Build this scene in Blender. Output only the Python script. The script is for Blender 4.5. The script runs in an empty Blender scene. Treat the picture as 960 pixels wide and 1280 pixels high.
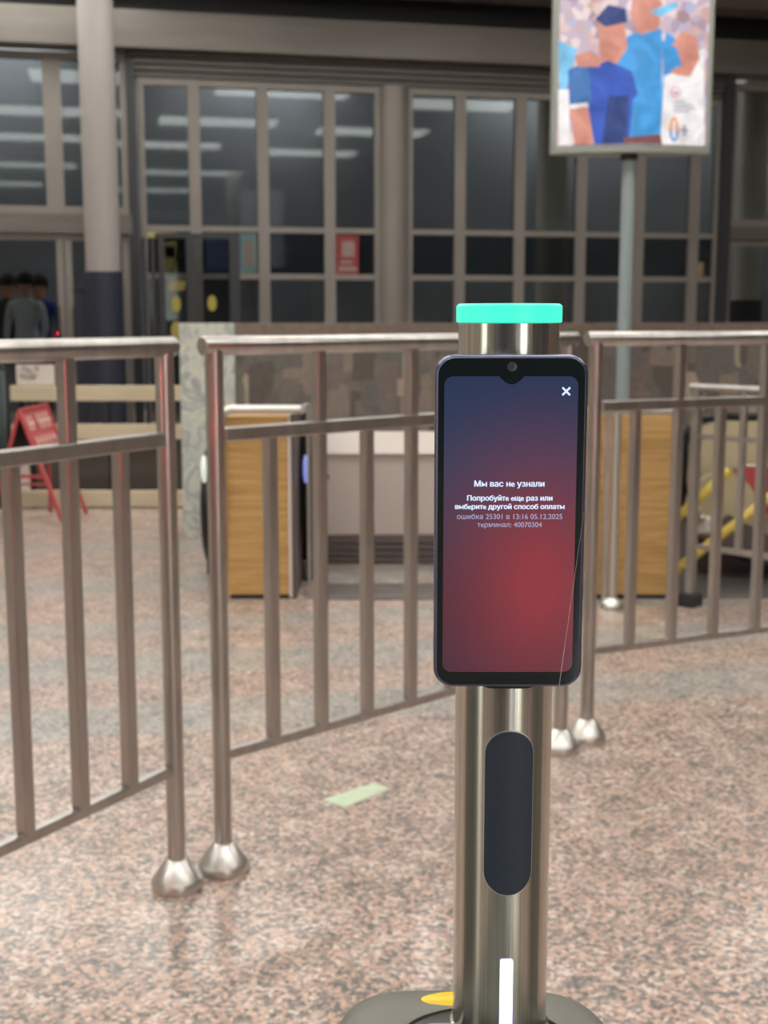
import bpy, bmesh, math, random
from mathutils import Vector, Matrix
random.seed(4)
C = bpy.context.scene.collection
PI = math.pi

# ------------------------------------------------------------------ camera
F_PX = 1600.0; PITCH = math.radians(8.6); CAM_Z = 1.22
cam_d = bpy.data.cameras.new('camera'); cam = bpy.data.objects.new('camera', cam_d); C.objects.link(cam)
cam.location = (0, 0, CAM_Z); cam.rotation_euler = (PI/2 - PITCH, 0, 0)
cam_d.sensor_fit = 'VERTICAL'; cam_d.sensor_height = 36; cam_d.lens = 36*F_PX/1280
cam_d.clip_start = 0.05; cam_d.clip_end = 200
cam_d.dof.use_dof = True; cam_d.dof.focus_distance = 0.66; cam_d.dof.aperture_fstop = 17.0
bpy.context.scene.camera = cam

# ------------------------------------------------------------------ world, exposure
sc = bpy.context.scene
w = bpy.data.worlds.new('world'); sc.world = w; w.use_nodes = True
w.node_tree.nodes['Background'].inputs[0].default_value = (0.10, 0.10, 0.11, 1)
w.node_tree.nodes['Background'].inputs[1].default_value = 1.0
vs = sc.view_settings
vs.view_transform = 'Standard'; vs.look = 'None'; vs.gamma = 1; vs.use_curve_mapping = False
vs.exposure = 0.28
LAMP = 6.0         # radiance of the ceiling lamps' diffusers
HAZE = 0.0

# ------------------------------------------------------------------ materials
def s2l(c):
    return tuple((x/12.92 if x <= .04045 else ((x+.055)/1.055)**2.4) for x in [v/255 for v in c]) + (1,)
def mat(name, rgb, rough=.5, metal=0, emit=None, es=1.0, aniso=0, coat=0, noise=0, nscale=(20,20,20), bump=0):
    m = bpy.data.materials.new(name); m.use_nodes = True
    nt = m.node_tree; b = nt.nodes['Principled BSDF']
    b.inputs['Base Color'].default_value = s2l(rgb)
    b.inputs['Roughness'].default_value = rough; b.inputs['Metallic'].default_value = metal
    if coat: b.inputs['Coat Weight'].default_value = coat; b.inputs['Coat Roughness'].default_value = .05
    if aniso: b.inputs['Anisotropic'].default_value = aniso; b.inputs['Anisotropic Rotation'].default_value = .25
    if emit:
        b.inputs['Emission Color'].default_value = s2l(emit); b.inputs['Emission Strength'].default_value = es
    if noise or bump:
        tc = nt.nodes.new('ShaderNodeTexCoord'); mp = nt.nodes.new('ShaderNodeMapping')
        mp.inputs['Scale'].default_value = nscale
        n = nt.nodes.new('ShaderNodeTexNoise'); n.inputs['Scale'].default_value = 1; n.inputs['Detail'].default_value = 3
        nt.links.new(tc.outputs['Object'], mp.inputs[0]); nt.links.new(mp.outputs[0], n.inputs['Vector'])
        if noise:
            r = nt.nodes.new('ShaderNodeValToRGB')
            c = s2l(rgb)
            r.color_ramp.elements[0].position = .3; r.color_ramp.elements[1].position = .7
            r.color_ramp.elements[0].color = tuple(x*(1-noise) for x in c[:3])+(1,)
            r.color_ramp.elements[1].color = tuple(min(1, x*(1+noise)) for x in c[:3])+(1,)
            nt.links.new(n.outputs['Fac'], r.inputs[0]); nt.links.new(r.outputs[0], b.inputs['Base Color'])
        if bump:
            bp = nt.nodes.new('ShaderNodeBump'); bp.inputs['Strength'].default_value = bump; bp.inputs['Distance'].default_value = .001
            nt.links.new(n.outputs['Fac'], bp.inputs['Height']); nt.links.new(bp.outputs[0], b.inputs['Normal'])
    return m

M = {}
M['tube']   = mat('barrier_steel', (186,183,180), .32, 1, noise=.12, nscale=(30,30,6), bump=.1)
M['cap']    = mat('polished_steel', (214,212,208), .38, 1)
M['post']   = mat('brushed_steel', (204,203,196), .22, 1, aniso=.75, noise=.2, nscale=(1100,1100,1.5))
M['alu']    = mat('facade_aluminium', (128,123,118), .5, .2, noise=.08, nscale=(3,3,1))
M['alu_l']  = mat('beam_aluminium', (106,102,97), .48, .4, noise=.1, nscale=(1,1,8))
M['dark']   = mat('dark_frame', (44,46,50), .5)
M['darkblue'] = mat('dark_blue_cladding', (33,38,55), .5)
M['column'] = mat('column_grey_paint', (152,147,145), .5)
M['plastic']= mat('grey_moulded_plastic', (112,112,106), .38, bump=.15, nscale=(900,900,900))
M['recess'] = mat('dark_recess', (60,60,58), .3)
M['yellow'] = mat('yellow_plastic', (240,200,30), .35)
M['dot']    = mat('faded_yellow_film', (150,140,62), .6)
M['yelbar'] = mat('yellow_painted_tube', (222,196,92), .5)
M['clear']  = mat('clear_edge', (150,152,152), .15)
M['black']  = mat('black_rubber', (18,19,24), .38)
M['panel']  = mat('black_mesh_panel', (46,58,76), .45, noise=.15, nscale=(1500,1500,1500), bump=.4)
M['bezel']  = mat('black_glass', (28,38,42), .06)
M['handset']= mat('blue_black_metal_edge', (120,122,150), .28, .9)
M['lens']   = mat('camera_lens_glass', (70,78,84), .15)
M['green']  = mat('green_light_ring', (40,120,100), .4, emit=(70,250,215), es=.8)
M['violet'] = mat('white_violet_light', (240,235,255), .4, emit=(206,190,255), es=1.9)
M['txt']    = mat('screen_text_white', (10,10,10), .4, emit=(205,222,250), es=1.0)
M['txt2']   = mat('screen_text_grey', (10,10,10), .4, emit=(150,152,185), es=1.0)
M['cream']  = mat('cream_painted_board', (208,196,168), .6, noise=.08, nscale=(2,2,9))
M['red']    = mat('red_painted_metal', (178,72,76), .5)
M['redp']   = mat('red_board', (184,84,84), .6)
M['redlt']  = mat('faded_print', (226,190,182), .6)
M['blackboard'] = mat('black_board', (30,32,36), .6)
M['beige']  = mat('beige_laminate', (188,175,145), .5)
M['pinkish']= mat('pinkish_grey_sheet', (190,178,172), .45)
M['pinklt'] = mat('pale_grey_edge', (218,210,204), .5)
M['ribbed'] = mat('dark_ribbed_steel', (110,100,100), .5, .4)
M['plate']  = mat('landing_plate_steel', (112,108,106), .5, .5, noise=.2, nscale=(5,5,5))
M['sigpole']= mat('blue_grey_paint', (150,164,168), .4)
M['sigframe']= mat('lightbox_frame', (165,172,166), .35, .3)
M['sticker']= mat('pale_green_sticker', (196,214,186), .5, noise=.06, nscale=(40,40,40))
M['ceil']   = mat('ceiling_panel', (205,203,200), .8)
M['fascia'] = mat('grey_fascia', (88,84,80), .5, .2)
M['wallb']  = mat('hall_wall_stone', (205,197,186), .5, noise=.15, nscale=(1.5,1.5,1.5))
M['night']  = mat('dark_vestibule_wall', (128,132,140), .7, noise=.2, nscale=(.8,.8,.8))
M['teal']   = mat('grey_teal_sheet', (92,104,104), .6, noise=.15, nscale=(4,4,4))
M['lamp']   = mat('lamp_diffuser', (240,240,235), .5, emit=(255,252,244), es=LAMP)
M['lamp_dim'] = mat('dim_lamp_diffuser', (240,240,235), .5, emit=(235,240,228), es=1.6)
M['lamp_mid'] = mat('soft_lamp_diffuser', (240,240,235), .5, emit=(250,250,240), es=5)
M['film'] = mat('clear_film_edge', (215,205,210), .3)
M['led_red']= mat('red_led', (255,30,40), .4, emit=(255,20,50), es=160)
M['skin']   = mat('skin', (205,150,120), .6)
M['cloth_w']= mat('white_shirt', (205,210,215), .8)
M['cloth_b']= mat('blue_jacket', (60,80,160), .8)
M['cloth_d']= mat('dark_coat', (60,64,62), .8)
M['hair']   = mat('dark_hair', (35,28,24), .8)
M['rb']     = mat('red_bag', (220,50,60), .6)

def glass_mat():
    m = bpy.data.materials.new('window_glass'); m.use_nodes = True; nt = m.node_tree; nt.nodes.clear()
    o = nt.nodes.new('ShaderNodeOutputMaterial'); mix = nt.nodes.new('ShaderNodeMixShader')
    t = nt.nodes.new('ShaderNodeBsdfTransparent'); t.inputs[0].default_value = (.62,.65,.66,1)
    g = nt.nodes.new('ShaderNodeBsdfGlossy'); g.inputs['Roughness'].default_value = .03; g.inputs[0].default_value = (.75,.82,.82,1)
    lw = nt.nodes.new('ShaderNodeFresnel'); lw.inputs[0].default_value = 1.42
    nt.links.new(lw.outputs[0], mix.inputs[0]); nt.links.new(t.outputs[0], mix.inputs[1]); nt.links.new(g.outputs[0], mix.inputs[2])
    nt.links.new(mix.outputs[0], o.inputs[0]); return m
M['glass'] = glass_mat()

FA = math.radians(12.3)                       # the building's axis is turned by this much
def floor_mat():
    m = bpy.data.materials.new('speckled_granite'); m.use_nodes = True; nt = m.node_tree; N = nt.nodes.new; L = nt.links.new
    b = nt.nodes['Principled BSDF']
    tc = N('ShaderNodeTexCoord')
    def vor(scale, off):
        mp = N('ShaderNodeMapping'); mp.inputs['Location'].default_value = (off, off*.7, 0)
        L(tc.outputs['Object'], mp.inputs[0])
        # wobble so that the grains are irregular
        nz = N('ShaderNodeTexNoise'); nz.inputs['Scale'].default_value = scale*1.3; nz.inputs['Detail'].default_value = 2
        L(mp.outputs[0], nz.inputs['Vector'])
        mx = N('ShaderNodeVectorMath'); mx.operation = 'MULTIPLY_ADD'
        mx.inputs[1].default_value = (.55/scale,)*3; L(nz.outputs['Color'], mx.inputs[0]); L(mp.outputs[0], mx.inputs[2])
        v = N('ShaderNodeTexVoronoi'); v.inputs['Scale'].default_value = scale; L(mx.outputs[0], v.inputs['Vector'])
        sp = N('ShaderNodeSeparateColor'); L(v.outputs['Color'], sp.inputs[0]); return sp.outputs[0]
    def ramp(f, els, interp='CONSTANT'):
        r = N('ShaderNodeValToRGB'); r.color_ramp.interpolation = interp
        while len(r.color_ramp.elements) < len(els): r.color_ramp.elements.new(.5)
        for e, (p, c) in zip(r.color_ramp.elements, els): e.position = p; e.color = s2l(c)
        L(f, r.inputs[0]); return r.outputs[0]
    v1 = vor(118, 3); v2 = vor(60, 9)
    # large drift shifts how many grains are dark
    dr = N('ShaderNodeTexNoise'); dr.inputs['Scale'].default_value = 9; dr.inputs['Detail'].default_value = 3; L(tc.outputs['Object'], dr.inputs['Vector'])
    ad = N('ShaderNodeMath'); ad.operation = 'MULTIPLY_ADD'; ad.inputs[1].default_value = .9; L(dr.outputs['Fac'], ad.inputs[0])
    sb = N('ShaderNodeMath'); sb.operation = 'SUBTRACT'; sb.inputs[1].default_value = .45; L(v1, sb.inputs[0]); L(sb.outputs[0], ad.inputs[2])
    pink = ramp(ad.outputs[0], [(0,(100,100,98)),(.15,(126,121,117)),(.33,(158,142,132)),(.5,(190,160,145)),(.75,(206,180,166)),(.92,(216,205,198))])
    grey = ramp(ad.outputs[0], [(0,(118,118,116)),(.2,(144,143,140)),(.45,(164,161,156)),(.7,(180,176,169)),(.9,(196,184,174))])
    big = ramp(v2, [(0,(0,0,0)),(.86,(255,255,255))])
    mixb = N('ShaderNodeMix'); mixb.data_type = 'RGBA'; mixb.inputs[0].default_value = 0
    bs = N('ShaderNodeMath'); bs.operation = 'MULTIPLY'; bs.inputs[1].default_value = .45; L(big, bs.inputs[0])
    L(bs.outputs[0], mixb.inputs[0]); L(pink, mixb.inputs[6]); mixb.inputs[7].default_value = s2l((150,142,136))
    # bands laid along the building's axis
    rot = N('ShaderNodeMapping'); rot.inputs['Rotation'].default_value = (0, 0, -FA); L(tc.outputs['Object'], rot.inputs[0])
    sx = N('ShaderNodeSeparateXYZ'); L(rot.outputs[0], sx.inputs[0])
    wn = N('ShaderNodeTexNoise'); wn.inputs['Scale'].default_value = 60; L(tc.outputs['Object'], wn.inputs['Vector'])
    wm = N('ShaderNodeMath'); wm.operation = 'MULTIPLY_ADD'; wm.inputs[1].default_value = .05; L(wn.outputs['Fac'], wm.inputs[0]); L(sx.outputs['Y'], wm.inputs[2])
    dv = N('ShaderNodeMath'); dv.operation = 'DIVIDE'; dv.inputs[1].default_value = 20; L(wm.outputs[0], dv.inputs[0])
    K = (0,0,0); W = (255,255,255)
    els = [(0,K)]
    for a, c in ((3.68,4.04),(4.30,4.62),(4.95,5.2),(5.75,6.1),(6.8,7.1)): els += [(a/20,W),(c/20,K)]
    band = ramp(dv.outputs[0], els)
    mb = N('ShaderNodeMix'); mb.data_type = 'RGBA'; bsc = N('ShaderNodeMath'); bsc.operation = 'MULTIPLY'; bsc.inputs[1].default_value = .9
    L(band, bsc.inputs[0]); L(bsc.outputs[0], mb.inputs[0]); L(mixb.outputs[2], mb.inputs[6]); L(grey, mb.inputs[7])
    L(mb.outputs[2], b.inputs['Base Color'])
    b.inputs['Roughness'].default_value = .32
    b.inputs['Coat Weight'].default_value = .25; b.inputs['Coat Roughness'].default_value = .12
    return m
M['floor'] = floor_mat()

def wood_mat():
    m = bpy.data.materials.new('oak_laminate'); m.use_nodes = True; nt = m.node_tree; N = nt.nodes.new; L = nt.links.new
    b = nt.nodes['Principled BSDF']; tc = N('ShaderNodeTexCoord'); mp = N('ShaderNodeMapping'); mp.inputs['Scale'].default_value = (3,3,70)
    n = N('ShaderNodeTexNoise'); n.inputs['Scale'].default_value = 1; n.inputs['Detail'].default_value = 4; n.inputs['Distortion'].default_value = .4
    L(tc.outputs['Object'], mp.inputs[0]); L(mp.outputs[0], n.inputs['Vector'])
    r = N('ShaderNodeValToRGB'); r.color_ramp.elements[0].position=.3; r.color_ramp.elements[1].position=.7
    r.color_ramp.elements[0].color = s2l((176,134,76)); r.color_ramp.elements[1].color = s2l((210,172,114))
    L(n.outputs['Fac'], r.inputs[0]); L(r.outputs[0], b.inputs['Base Color']); b.inputs['Roughness'].default_value=.45
    return m
M['wood'] = wood_mat()

def marble_mat():
    m = bpy.data.materials.new('veined_marble'); m.use_nodes = True; nt = m.node_tree; N = nt.nodes.new; L = nt.links.new
    b = nt.nodes['Principled BSDF']; tc = N('ShaderNodeTexCoord')
    n = N('ShaderNodeTexNoise'); n.inputs['Scale'].default_value = 3.2; n.inputs['Detail'].default_value = 5; n.inputs['Distortion'].default_value = 2.2
    L(tc.outputs['Object'], n.inputs['Vector'])
    r = N('ShaderNodeValToRGB')
    els = [(.3,(150,160,158)),(.42,(205,210,200)),(.47,(160,168,170)),(.52,(214,216,204)),(.62,(176,184,182)),(.75,(222,222,208))]
    while len(r.color_ramp.elements) < len(els): r.color_ramp.elements.new(.5)
    for e,(p,c) in zip(r.color_ramp.elements, els): e.position=p; e.color=s2l(c)
    L(n.outputs['Fac'], r.inputs[0]); L(r.outputs[0], b.inputs['Base Color']); b.inputs['Roughness'].default_value=.3
    return m
M['marble'] = marble_mat()

def stone_cladding():
    m = bpy.data.materials.new('brown_stone_tiles'); m.use_nodes = True; nt = m.node_tree; N = nt.nodes.new; L = nt.links.new
    b = nt.nodes['Principled BSDF']; tc = N('ShaderNodeTexCoord'); mp = N('ShaderNodeMapping'); mp.inputs['Scale'].default_value=(9,9,4.2)
    L(tc.outputs['Object'], mp.inputs[0])
    v = N('ShaderNodeTexVoronoi'); v.inputs['Scale'].default_value = 1; v.distance = 'CHEBYCHEV'; L(mp.outputs[0], v.inputs['Vector'])
    sp = N('ShaderNodeSeparateColor'); L(v.outputs['Color'], sp.inputs[0])
    r = N('ShaderNodeValToRGB'); r.color_ramp.interpolation='CONSTANT'
    els = [(0,(98,88,80)),(.25,(122,108,98)),(.5,(110,104,98)),(.72,(140,122,106)),(.88,(168,146,126)),(.96,(120,100,90))]
    while len(r.color_ramp.elements) < len(els): r.color_ramp.elements.new(.5)
    for e,(p,c) in zip(r.color_ramp.elements, els): e.position=p; e.color=s2l(c)
    L(sp.outputs[0], r.inputs[0])
    n = N('ShaderNodeTexNoise'); n.inputs['Scale'].default_value=26; n.inputs['Detail'].default_value=4; L(tc.outputs['Object'], n.inputs['Vector'])
    mx = N('ShaderNodeMix'); mx.data_type='RGBA'; mx.blend_type='OVERLAY'; mx.inputs[0].default_value=.45
    L(r.outputs[0], mx.inputs[6]); L(n.outputs['Color'], mx.inputs[7])
    hs = N('ShaderNodeHueSaturation'); hs.inputs['Saturation'].default_value=.7; L(mx.outputs[2], hs.inputs['Color'])
    L(hs.outputs[0], b.inputs['Base Color']); b.inputs['Roughness'].default_value=.5
    return m
M['stone'] = stone_cladding()
M['granite_top'] = mat('dark_granite_coping', (126,112,102), .4, noise=.15, nscale=(40,40,40))

# ------------------------------------------------------------------ helpers
def tag(o, label=None, cat=None, group=None, kind=None):
    if label: o['label'] = label
    if cat: o['category'] = cat
    if group: o['group'] = group
    if kind: o['kind'] = kind
    return o
def empty(name, loc=(0,0,0), rz=0, **k):
    o = bpy.data.objects.new(name, None); C.objects.link(o); o.location = loc; o.rotation_euler = (0,0,rz)
    o.empty_display_size = .1
    return tag(o, **k)
def build(name, bm, m, parent=None, smooth=True, loc=None, rz=None, bevel=0):
    """link a bmesh as ONE mesh object"""
    bmesh.ops.recalc_face_normals(bm, faces=bm.faces)
    me = bpy.data.meshes.new(name); bm.to_mesh(me); bm.free()
    for x in (m if isinstance(m, (list,tuple)) else [m]): me.materials.append(x)
    o = bpy.data.objects.new(name, me); C.objects.link(o)
    if smooth:
        for p in me.polygons: p.use_smooth = True
        try: me.set_sharp_from_angle(angle=math.radians(35))
        except Exception: pass
    if bevel:
        b = o.modifiers.new('bevel','BEVEL'); b.width = bevel; b.segments = 2; b.limit_method = 'ANGLE'
    if parent: o.parent = parent
    if loc is not None: o.location = loc
    if rz is not None: o.rotation_euler = (0,0,rz)
    return o
def box(bm, x0, x1, y0, y1, z0, z1, mi=0, M4=None):
    vs_ = [bm.verts.new((x,y,z)) for z in (z0,z1) for y in (y0,y1) for x in (x0,x1)]
    if M4: 
        for v in vs_: v.co = M4 @ v.co
    for f in ((0,1,3,2),(4,6,7,5),(0,4,5,1),(2,3,7,6),(0,2,6,4),(1,5,7,3)):
        bm.faces.new([vs_[i] for i in f]).material_index = mi
    return bm
def frame_of(d):
    d = d.normalized(); u = Vector((0,0,1)) if abs(d.z) < .9 else Vector((1,0,0))
    a = d.cross(u).normalized(); return a, a.cross(d).normalized()
def tube(bm, pts, r, n=20, cap=True):
    pts = [Vector(p) for p in pts]; rings = []
    rr = r if isinstance(r, (list,tuple)) else [r]*len(pts)
    a = None
    for i, p in enumerate(pts):
        d = (pts[min(i+1,len(pts)-1)] - pts[max(i-1,0)]).normalized()
        if a is None: a, b = frame_of(d)
        else:
            a = (a - d*a.dot(d)).normalized(); b = a.cross(d).normalized()
        rings.append([bm.verts.new(p + (a*math.cos(2*PI*k/n) + b*math.sin(2*PI*k/n))*rr[i]) for k in range(n)])
    for q, s in zip(rings, rings[1:]):
        for k in range(n): bm.faces.new((q[k], q[(k+1)%n], s[(k+1)%n], s[k]))
    if cap: bm.faces.new(rings[0]); bm.faces.new(rings[-1])
    return bm
def bar(bm, p, q, wid, hei):
    """square bar from p to q; wid across horizontally, hei in the other direction"""
    p, q = Vector(p), Vector(q); a, b = frame_of(q-p)
    vs_ = [bm.verts.new(o + a*sx*wid/2 + b*sy*hei/2) for o in (p,q) for sx,sy in ((-1,-1),(1,-1),(1,1),(-1,1))]
    for f in ((0,1,2,3),(7,6,5,4),(0,4,5,1),(1,5,6,2),(2,6,7,3),(3,7,4,0)): bm.faces.new([vs_[i] for i in f])
    return bm
def lathe(bm, prof, n=40, o=(0,0)):
    rings = []
    for r, z in prof:
        if r < 1e-6: rings.append([bm.verts.new((o[0],o[1],z))])
        else: rings.append([bm.verts.new((o[0]+r*math.cos(2*PI*k/n), o[1]+r*math.sin(2*PI*k/n), z)) for k in range(n)])
    for q, s in zip(rings, rings[1:]):
        for k in range(n):
            k2 = (k+1)%n
            if len(q)==1 and len(s)==1: continue
            if len(q)==1: bm.faces.new((q[0], s[k2], s[k]))
            elif len(s)==1: bm.faces.new((q[k], q[k2], s[0]))
            else: bm.faces.new((q[k], q[k2], s[k2], s[k]))
    return bm
def prism(bm, pts, axis_from, axis_to, conv):
    """extrude outline pts (a,b) ; conv(a,b,t) gives the 3-D point"""
    A = [bm.verts.new(conv(a,b,axis_from)) for a,b in pts]; B = [bm.verts.new(conv(a,b,axis_to)) for a,b in pts]
    n = len(pts)
    for k in range(n): bm.faces.new((A[k], A[(k+1)%n], B[(k+1)%n], B[k]))
    bm.faces.new(A[::-1]); bm.faces.new(B)
    return bm
def rrect(wd, ht, r, n=8):
    out = []
    for cx, cy, a0 in ((wd/2-r, ht/2-r, 0), (-wd/2+r, ht/2-r, 90), (-wd/2+r, -ht/2+r, 180), (wd/2-r, -ht/2+r, 270)):
        for k in range(n+1):
            a = math.radians(a0 + 90*k/n); out.append((cx + r*math.cos(a), cy + r*math.sin(a)))
    return out
# sight lines of the photograph, used to survey where things stand
cp, sp_ = math.cos(PITCH), math.sin(PITCH)
def ray(x, y):
    a = (x-480)/F_PX; b = -(y-640)/F_PX
    return Vector((a, cp + b*sp_, -sp_ + b*cp))
def atz(x, y, z=0.0):
    r = ray(x,y); t = (z-CAM_Z)/r.z; return Vector((r.x*t, r.y*t, z))
def atY(x, y, Y):
    r = ray(x,y); t = Y/r.y; return Vector((r.x*t, Y, CAM_Z + r.z*t))
FU = Vector((math.cos(FA), math.sin(FA), 0)); FN = Vector((math.sin(FA), -math.cos(FA), 0))  # along the facade, towards us
FO = Vector((0, 14.35, 0))
def fac(x, y, back=0.0):
    """(s, z) where the sight line meets the facade plane (or one `back` metres behind it)"""
    r = ray(x,y); o = FO - FN*back
    t = o.dot(FN)/r.dot(FN); p = Vector((0,0,CAM_Z)) + r*t
    return (p - o).dot(FU), p.z
FM = Matrix.Translation(FO) @ Matrix.Rotation(FA, 4, 'Z')     # local: x along facade, y away from us, z up

# ------------------------------------------------------------------ room
CZ = 4.75
def struct(name, bm, m, **k):
    return tag(build(name, bm, m, smooth=False, **k), kind='structure')
bm = bmesh.new(); box(bm, -9, 15, -34, 24, -.1, 0); struct('floor', bm, M['floor'])
bm = bmesh.new(); box(bm, -9, 15, -34, 24, CZ, CZ+.1); struct('ceiling', bm, M['ceil'])
bm = bmesh.new(); box(bm, -9.2, -9, -34, 24, 0, CZ); struct('wall_left', bm, M['wallb'])
bm = bmesh.new(); box(bm, 15, 15.2, -34, 24, 0, CZ); struct('wall_right', bm, M['wallb'])
bm = bmesh.new(); box(bm, -9, 15, -34.2, -34, 0, CZ); struct('wall_front', bm, M['wallb'])

# ceiling lamps: long recessed strips
lamp0 = None
def ceiling_light(x, y, rz, lx=2.1, ly=1.1, dim=False):
    global lamp0
    if lamp0 is None:
        t = empty('ceiling_light', (x,y,CZ-.06), rz)
        bm = bmesh.new()
        box(bm, -lx/2-.03, lx/2+.03, -ly/2-.03, -ly/2, 0, .06); box(bm, -lx/2-.03, lx/2+.03, ly/2, ly/2+.03, 0, .06)
        box(bm, -lx/2-.03, -lx/2, -ly/2, ly/2, 0, .06); box(bm, lx/2, lx/2+.03, -ly/2, ly/2, 0, .06)
        build('housing', bm, M['alu'], t, smooth=False)
        bm = bmesh.new(); box(bm, -lx/2, lx/2, -ly/2, ly/2, .012, .055); build('diffuser', bm, M['lamp'], t, smooth=False)
        lamp0 = t
    else:
        t = lamp0.copy(); C.objects.link(t); t.location = (x,y,CZ-.06); t.rotation_euler = (0,0,rz)
        for ch in lamp0.children:
            c = ch.copy(); C.objects.link(c); c.parent = t
            if dim and ch.name.startswith('diffuser'):
                c.data = ch.data.copy(); c.data.materials[0] = M['lamp_mid' if dim == 'mid' else 'lamp_dim']
    return tag(t, label='broad white panel lamp set out of view in the ceiling', cat='ceiling light', group='panel lamps in the hall ceiling')
for y in (1.2, 4.6, 8.0, 11.6):
    for x in (-4.2, -1.6, 1.2, 4.2): ceiling_light(x, y, FA)
ceiling_light(-3.4, 12.9, FA); 
for y in (-3.5, -8):                             # broad soft panels over the hall behind the camera
    for x in (-5, -1, 3): q = ceiling_light(x, y, FA, dim='mid'); q.scale = (1.2, 1, 1)
for i in range(13):                               # the long run of dimmer lamps the glass mirrors
    for j in range(3):
        q = ceiling_light(3.4 + i*.33 + j*2.0, -14.5 - i*1.35, FA, dim=True); q.scale = (.8, .36, 1)
for x, y in ((-5,16.3),(-1.5,17),(2.5,17.8),(6,18.5)): ceiling_light(x, y, FA)  # lamps added above the vestibule, out of view, to brighten it
# unseen columns, dark blocks and glowing panels added for the steel post to mirror
for x, y in ((-4.6,-3.2),(4.2,-3.4)):
    t = empty('column', (x,y,0), label='pale round column added behind the camera for its reflection', cat='column', group='added pale columns behind the camera')
    bm = bmesh.new()
    for k in range(48): pass
    hall_cols = (t, bm)
    n = 48; rr = .3; A_ = [bm.verts.new((rr*math.cos(2*PI*k/n), rr*math.sin(2*PI*k/n), 0)) for k in range(n)]; B_ = [bm.verts.new((v.co.x,v.co.y,CZ)) for v in A_]
    for k in range(n): bm.faces.new((A_[k],A_[(k+1)%n],B_[(k+1)%n],B_[k]))
    build('shaft', bm, M['wallb'], t)
t = empty('reflection_block', (-.75,-2.6,0), label='dark block added behind the camera, mirrored in the steel post', cat='reflection_block')  # added block that gives the post its dark streak
bm = bmesh.new(); box(bm, -.75,.75,-.5,.5,.05,2.25); build('body', bm, M['darkblue'], t, smooth=False, bevel=.03)
bm = bmesh.new(); box(bm, -.78,.78,-.53,.53,2.25,2.32); box(bm, -.7,.7,-.45,.45,0,.05); build('trim', bm, M['alu'], t, smooth=False)
bm = bmesh.new(); box(bm, -.35,.35,.5,.52,1.1,1.7); build('display', bm, M['bezel'], t, smooth=False)
t = empty('lightbox', (1.9,-2.7,0), math.radians(32), label='tall white glowing panel added behind the camera, mirrored in the steel post', cat='light box')  # added glowing panel for the bright streak on the post
bm = bmesh.new(); box(bm, -.5,.5,-.06,.06,0,2.3); build('case', bm, M['alu'], t, smooth=False, bevel=.01)
bm = bmesh.new(); box(bm, -.45,.45,.06,.07,.15,2.2); build('face', bm, mat('white_lightbox',(235,235,225),.5,emit=(238,238,226),es=2.8), t, smooth=False)
t = empty('lightbox', (-3.0,-.9,0), math.radians(-68), label='tall pale glowing panel added to the left of the camera, mirrored in the steel post', cat='light box')  # second added panel, lightens the left of the post
bm = bmesh.new(); box(bm, -.4,.4,-.06,.06,0,2.3); build('case', bm, M['alu'], t, smooth=False, bevel=.01)
bm = bmesh.new(); box(bm, -.35,.35,.06,.07,.15,2.2); build('face', bm, mat('pale_glow_panel',(225,230,215),.5,emit=(228,230,218),es=1.8), t, smooth=False)
t = empty('reflection_block', (3.9,.3,0), math.radians(80), label='dark block added to the right of the camera, mirrored in the steel post', cat='reflection_block')  # added block that darkens the right of the post
bm = bmesh.new(); box(bm, -.7,.7,-.4,.4,.05,2.1); build('body', bm, M['darkblue'], t, smooth=False, bevel=.03)
bm = bmesh.new(); box(bm, -.73,.73,-.43,.43,2.1,2.16); build('trim', bm, M['alu'], t, smooth=False)
# glowing leaf added unseen behind the camera, mirrored as a pale wedge in the screen
t = empty('reflection_panel', (.36,-1.5,0), label='tilted pale glowing panel added behind the camera, mirrored in the screen', cat='reflection panel')
bm = bmesh.new(); vv = prism(bm, [(.045,.18),(.40,.18),(.40,1.0),(.110,1.0)], -.01, .01, lambda a,b,t_: (a,t_,b)); build('glow_leaf', bm, mat('glowing_leaf',(225,228,232),.4,emit=(220,226,235),es=.9), t, smooth=False)
bm = bmesh.new(); box(bm, .38,.5,-.1,.1,0,1.05); build('pedestal', bm, M['plastic'], t, smooth=False, bevel=.02)
for x, y in ((-1.1,.85),(1.45,.85)):                # red crosses lit on the neighbouring turnstiles
    t = empty('turnstile', (x,y,0), label='neighbouring turnstile with a lit red stop sign, beside the camera', cat='turnstile', group='turnstiles beside the camera')
    bm = bmesh.new(); box(bm, -.09,.09,-.7,.1,0,.98); build('housing', bm, M['plastic'], t, smooth=False, bevel=.03)
    bm = bmesh.new(); box(bm, -.05,.05,.1,.115,.86,.95); build('display', bm, M['bezel'], t, smooth=False)
    bm = bmesh.new()
    bar(bm, (-.03,.12,.875),(.03,.12,.935),.008,.016); bar(bm, (.03,.12,.875),(-.03,.12,.935),.008,.016)
    build('stop_sign', bm, M['led_red'], t, smooth=False)

# ------------------------------------------------------------------ facade
def fbox(bm, x0, x1, z0, z1, y0=-.05, y1=.05): return box(bm, x0, x1, y0, y1, z0, z1)
def fplace(o): o.matrix_world = FM; return o
def S(px, py=200): return fac(px,py)[0]
def Z(px, py): return fac(px,py)[1]
z_beam0, z_beam1 = Z(480,80), Z(480,36)
bm = bmesh.new(); box(bm, S(-150), S(1160), -.32, .02, z_beam0, z_beam1); fplace(struct('trim_1', bm, M['alu_l']))
bm = bmesh.new(); box(bm, S(-150), S(1160), .25, .4, z_beam1-.1, CZ); fplace(struct('wall_back', bm, M['dark']))
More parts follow.
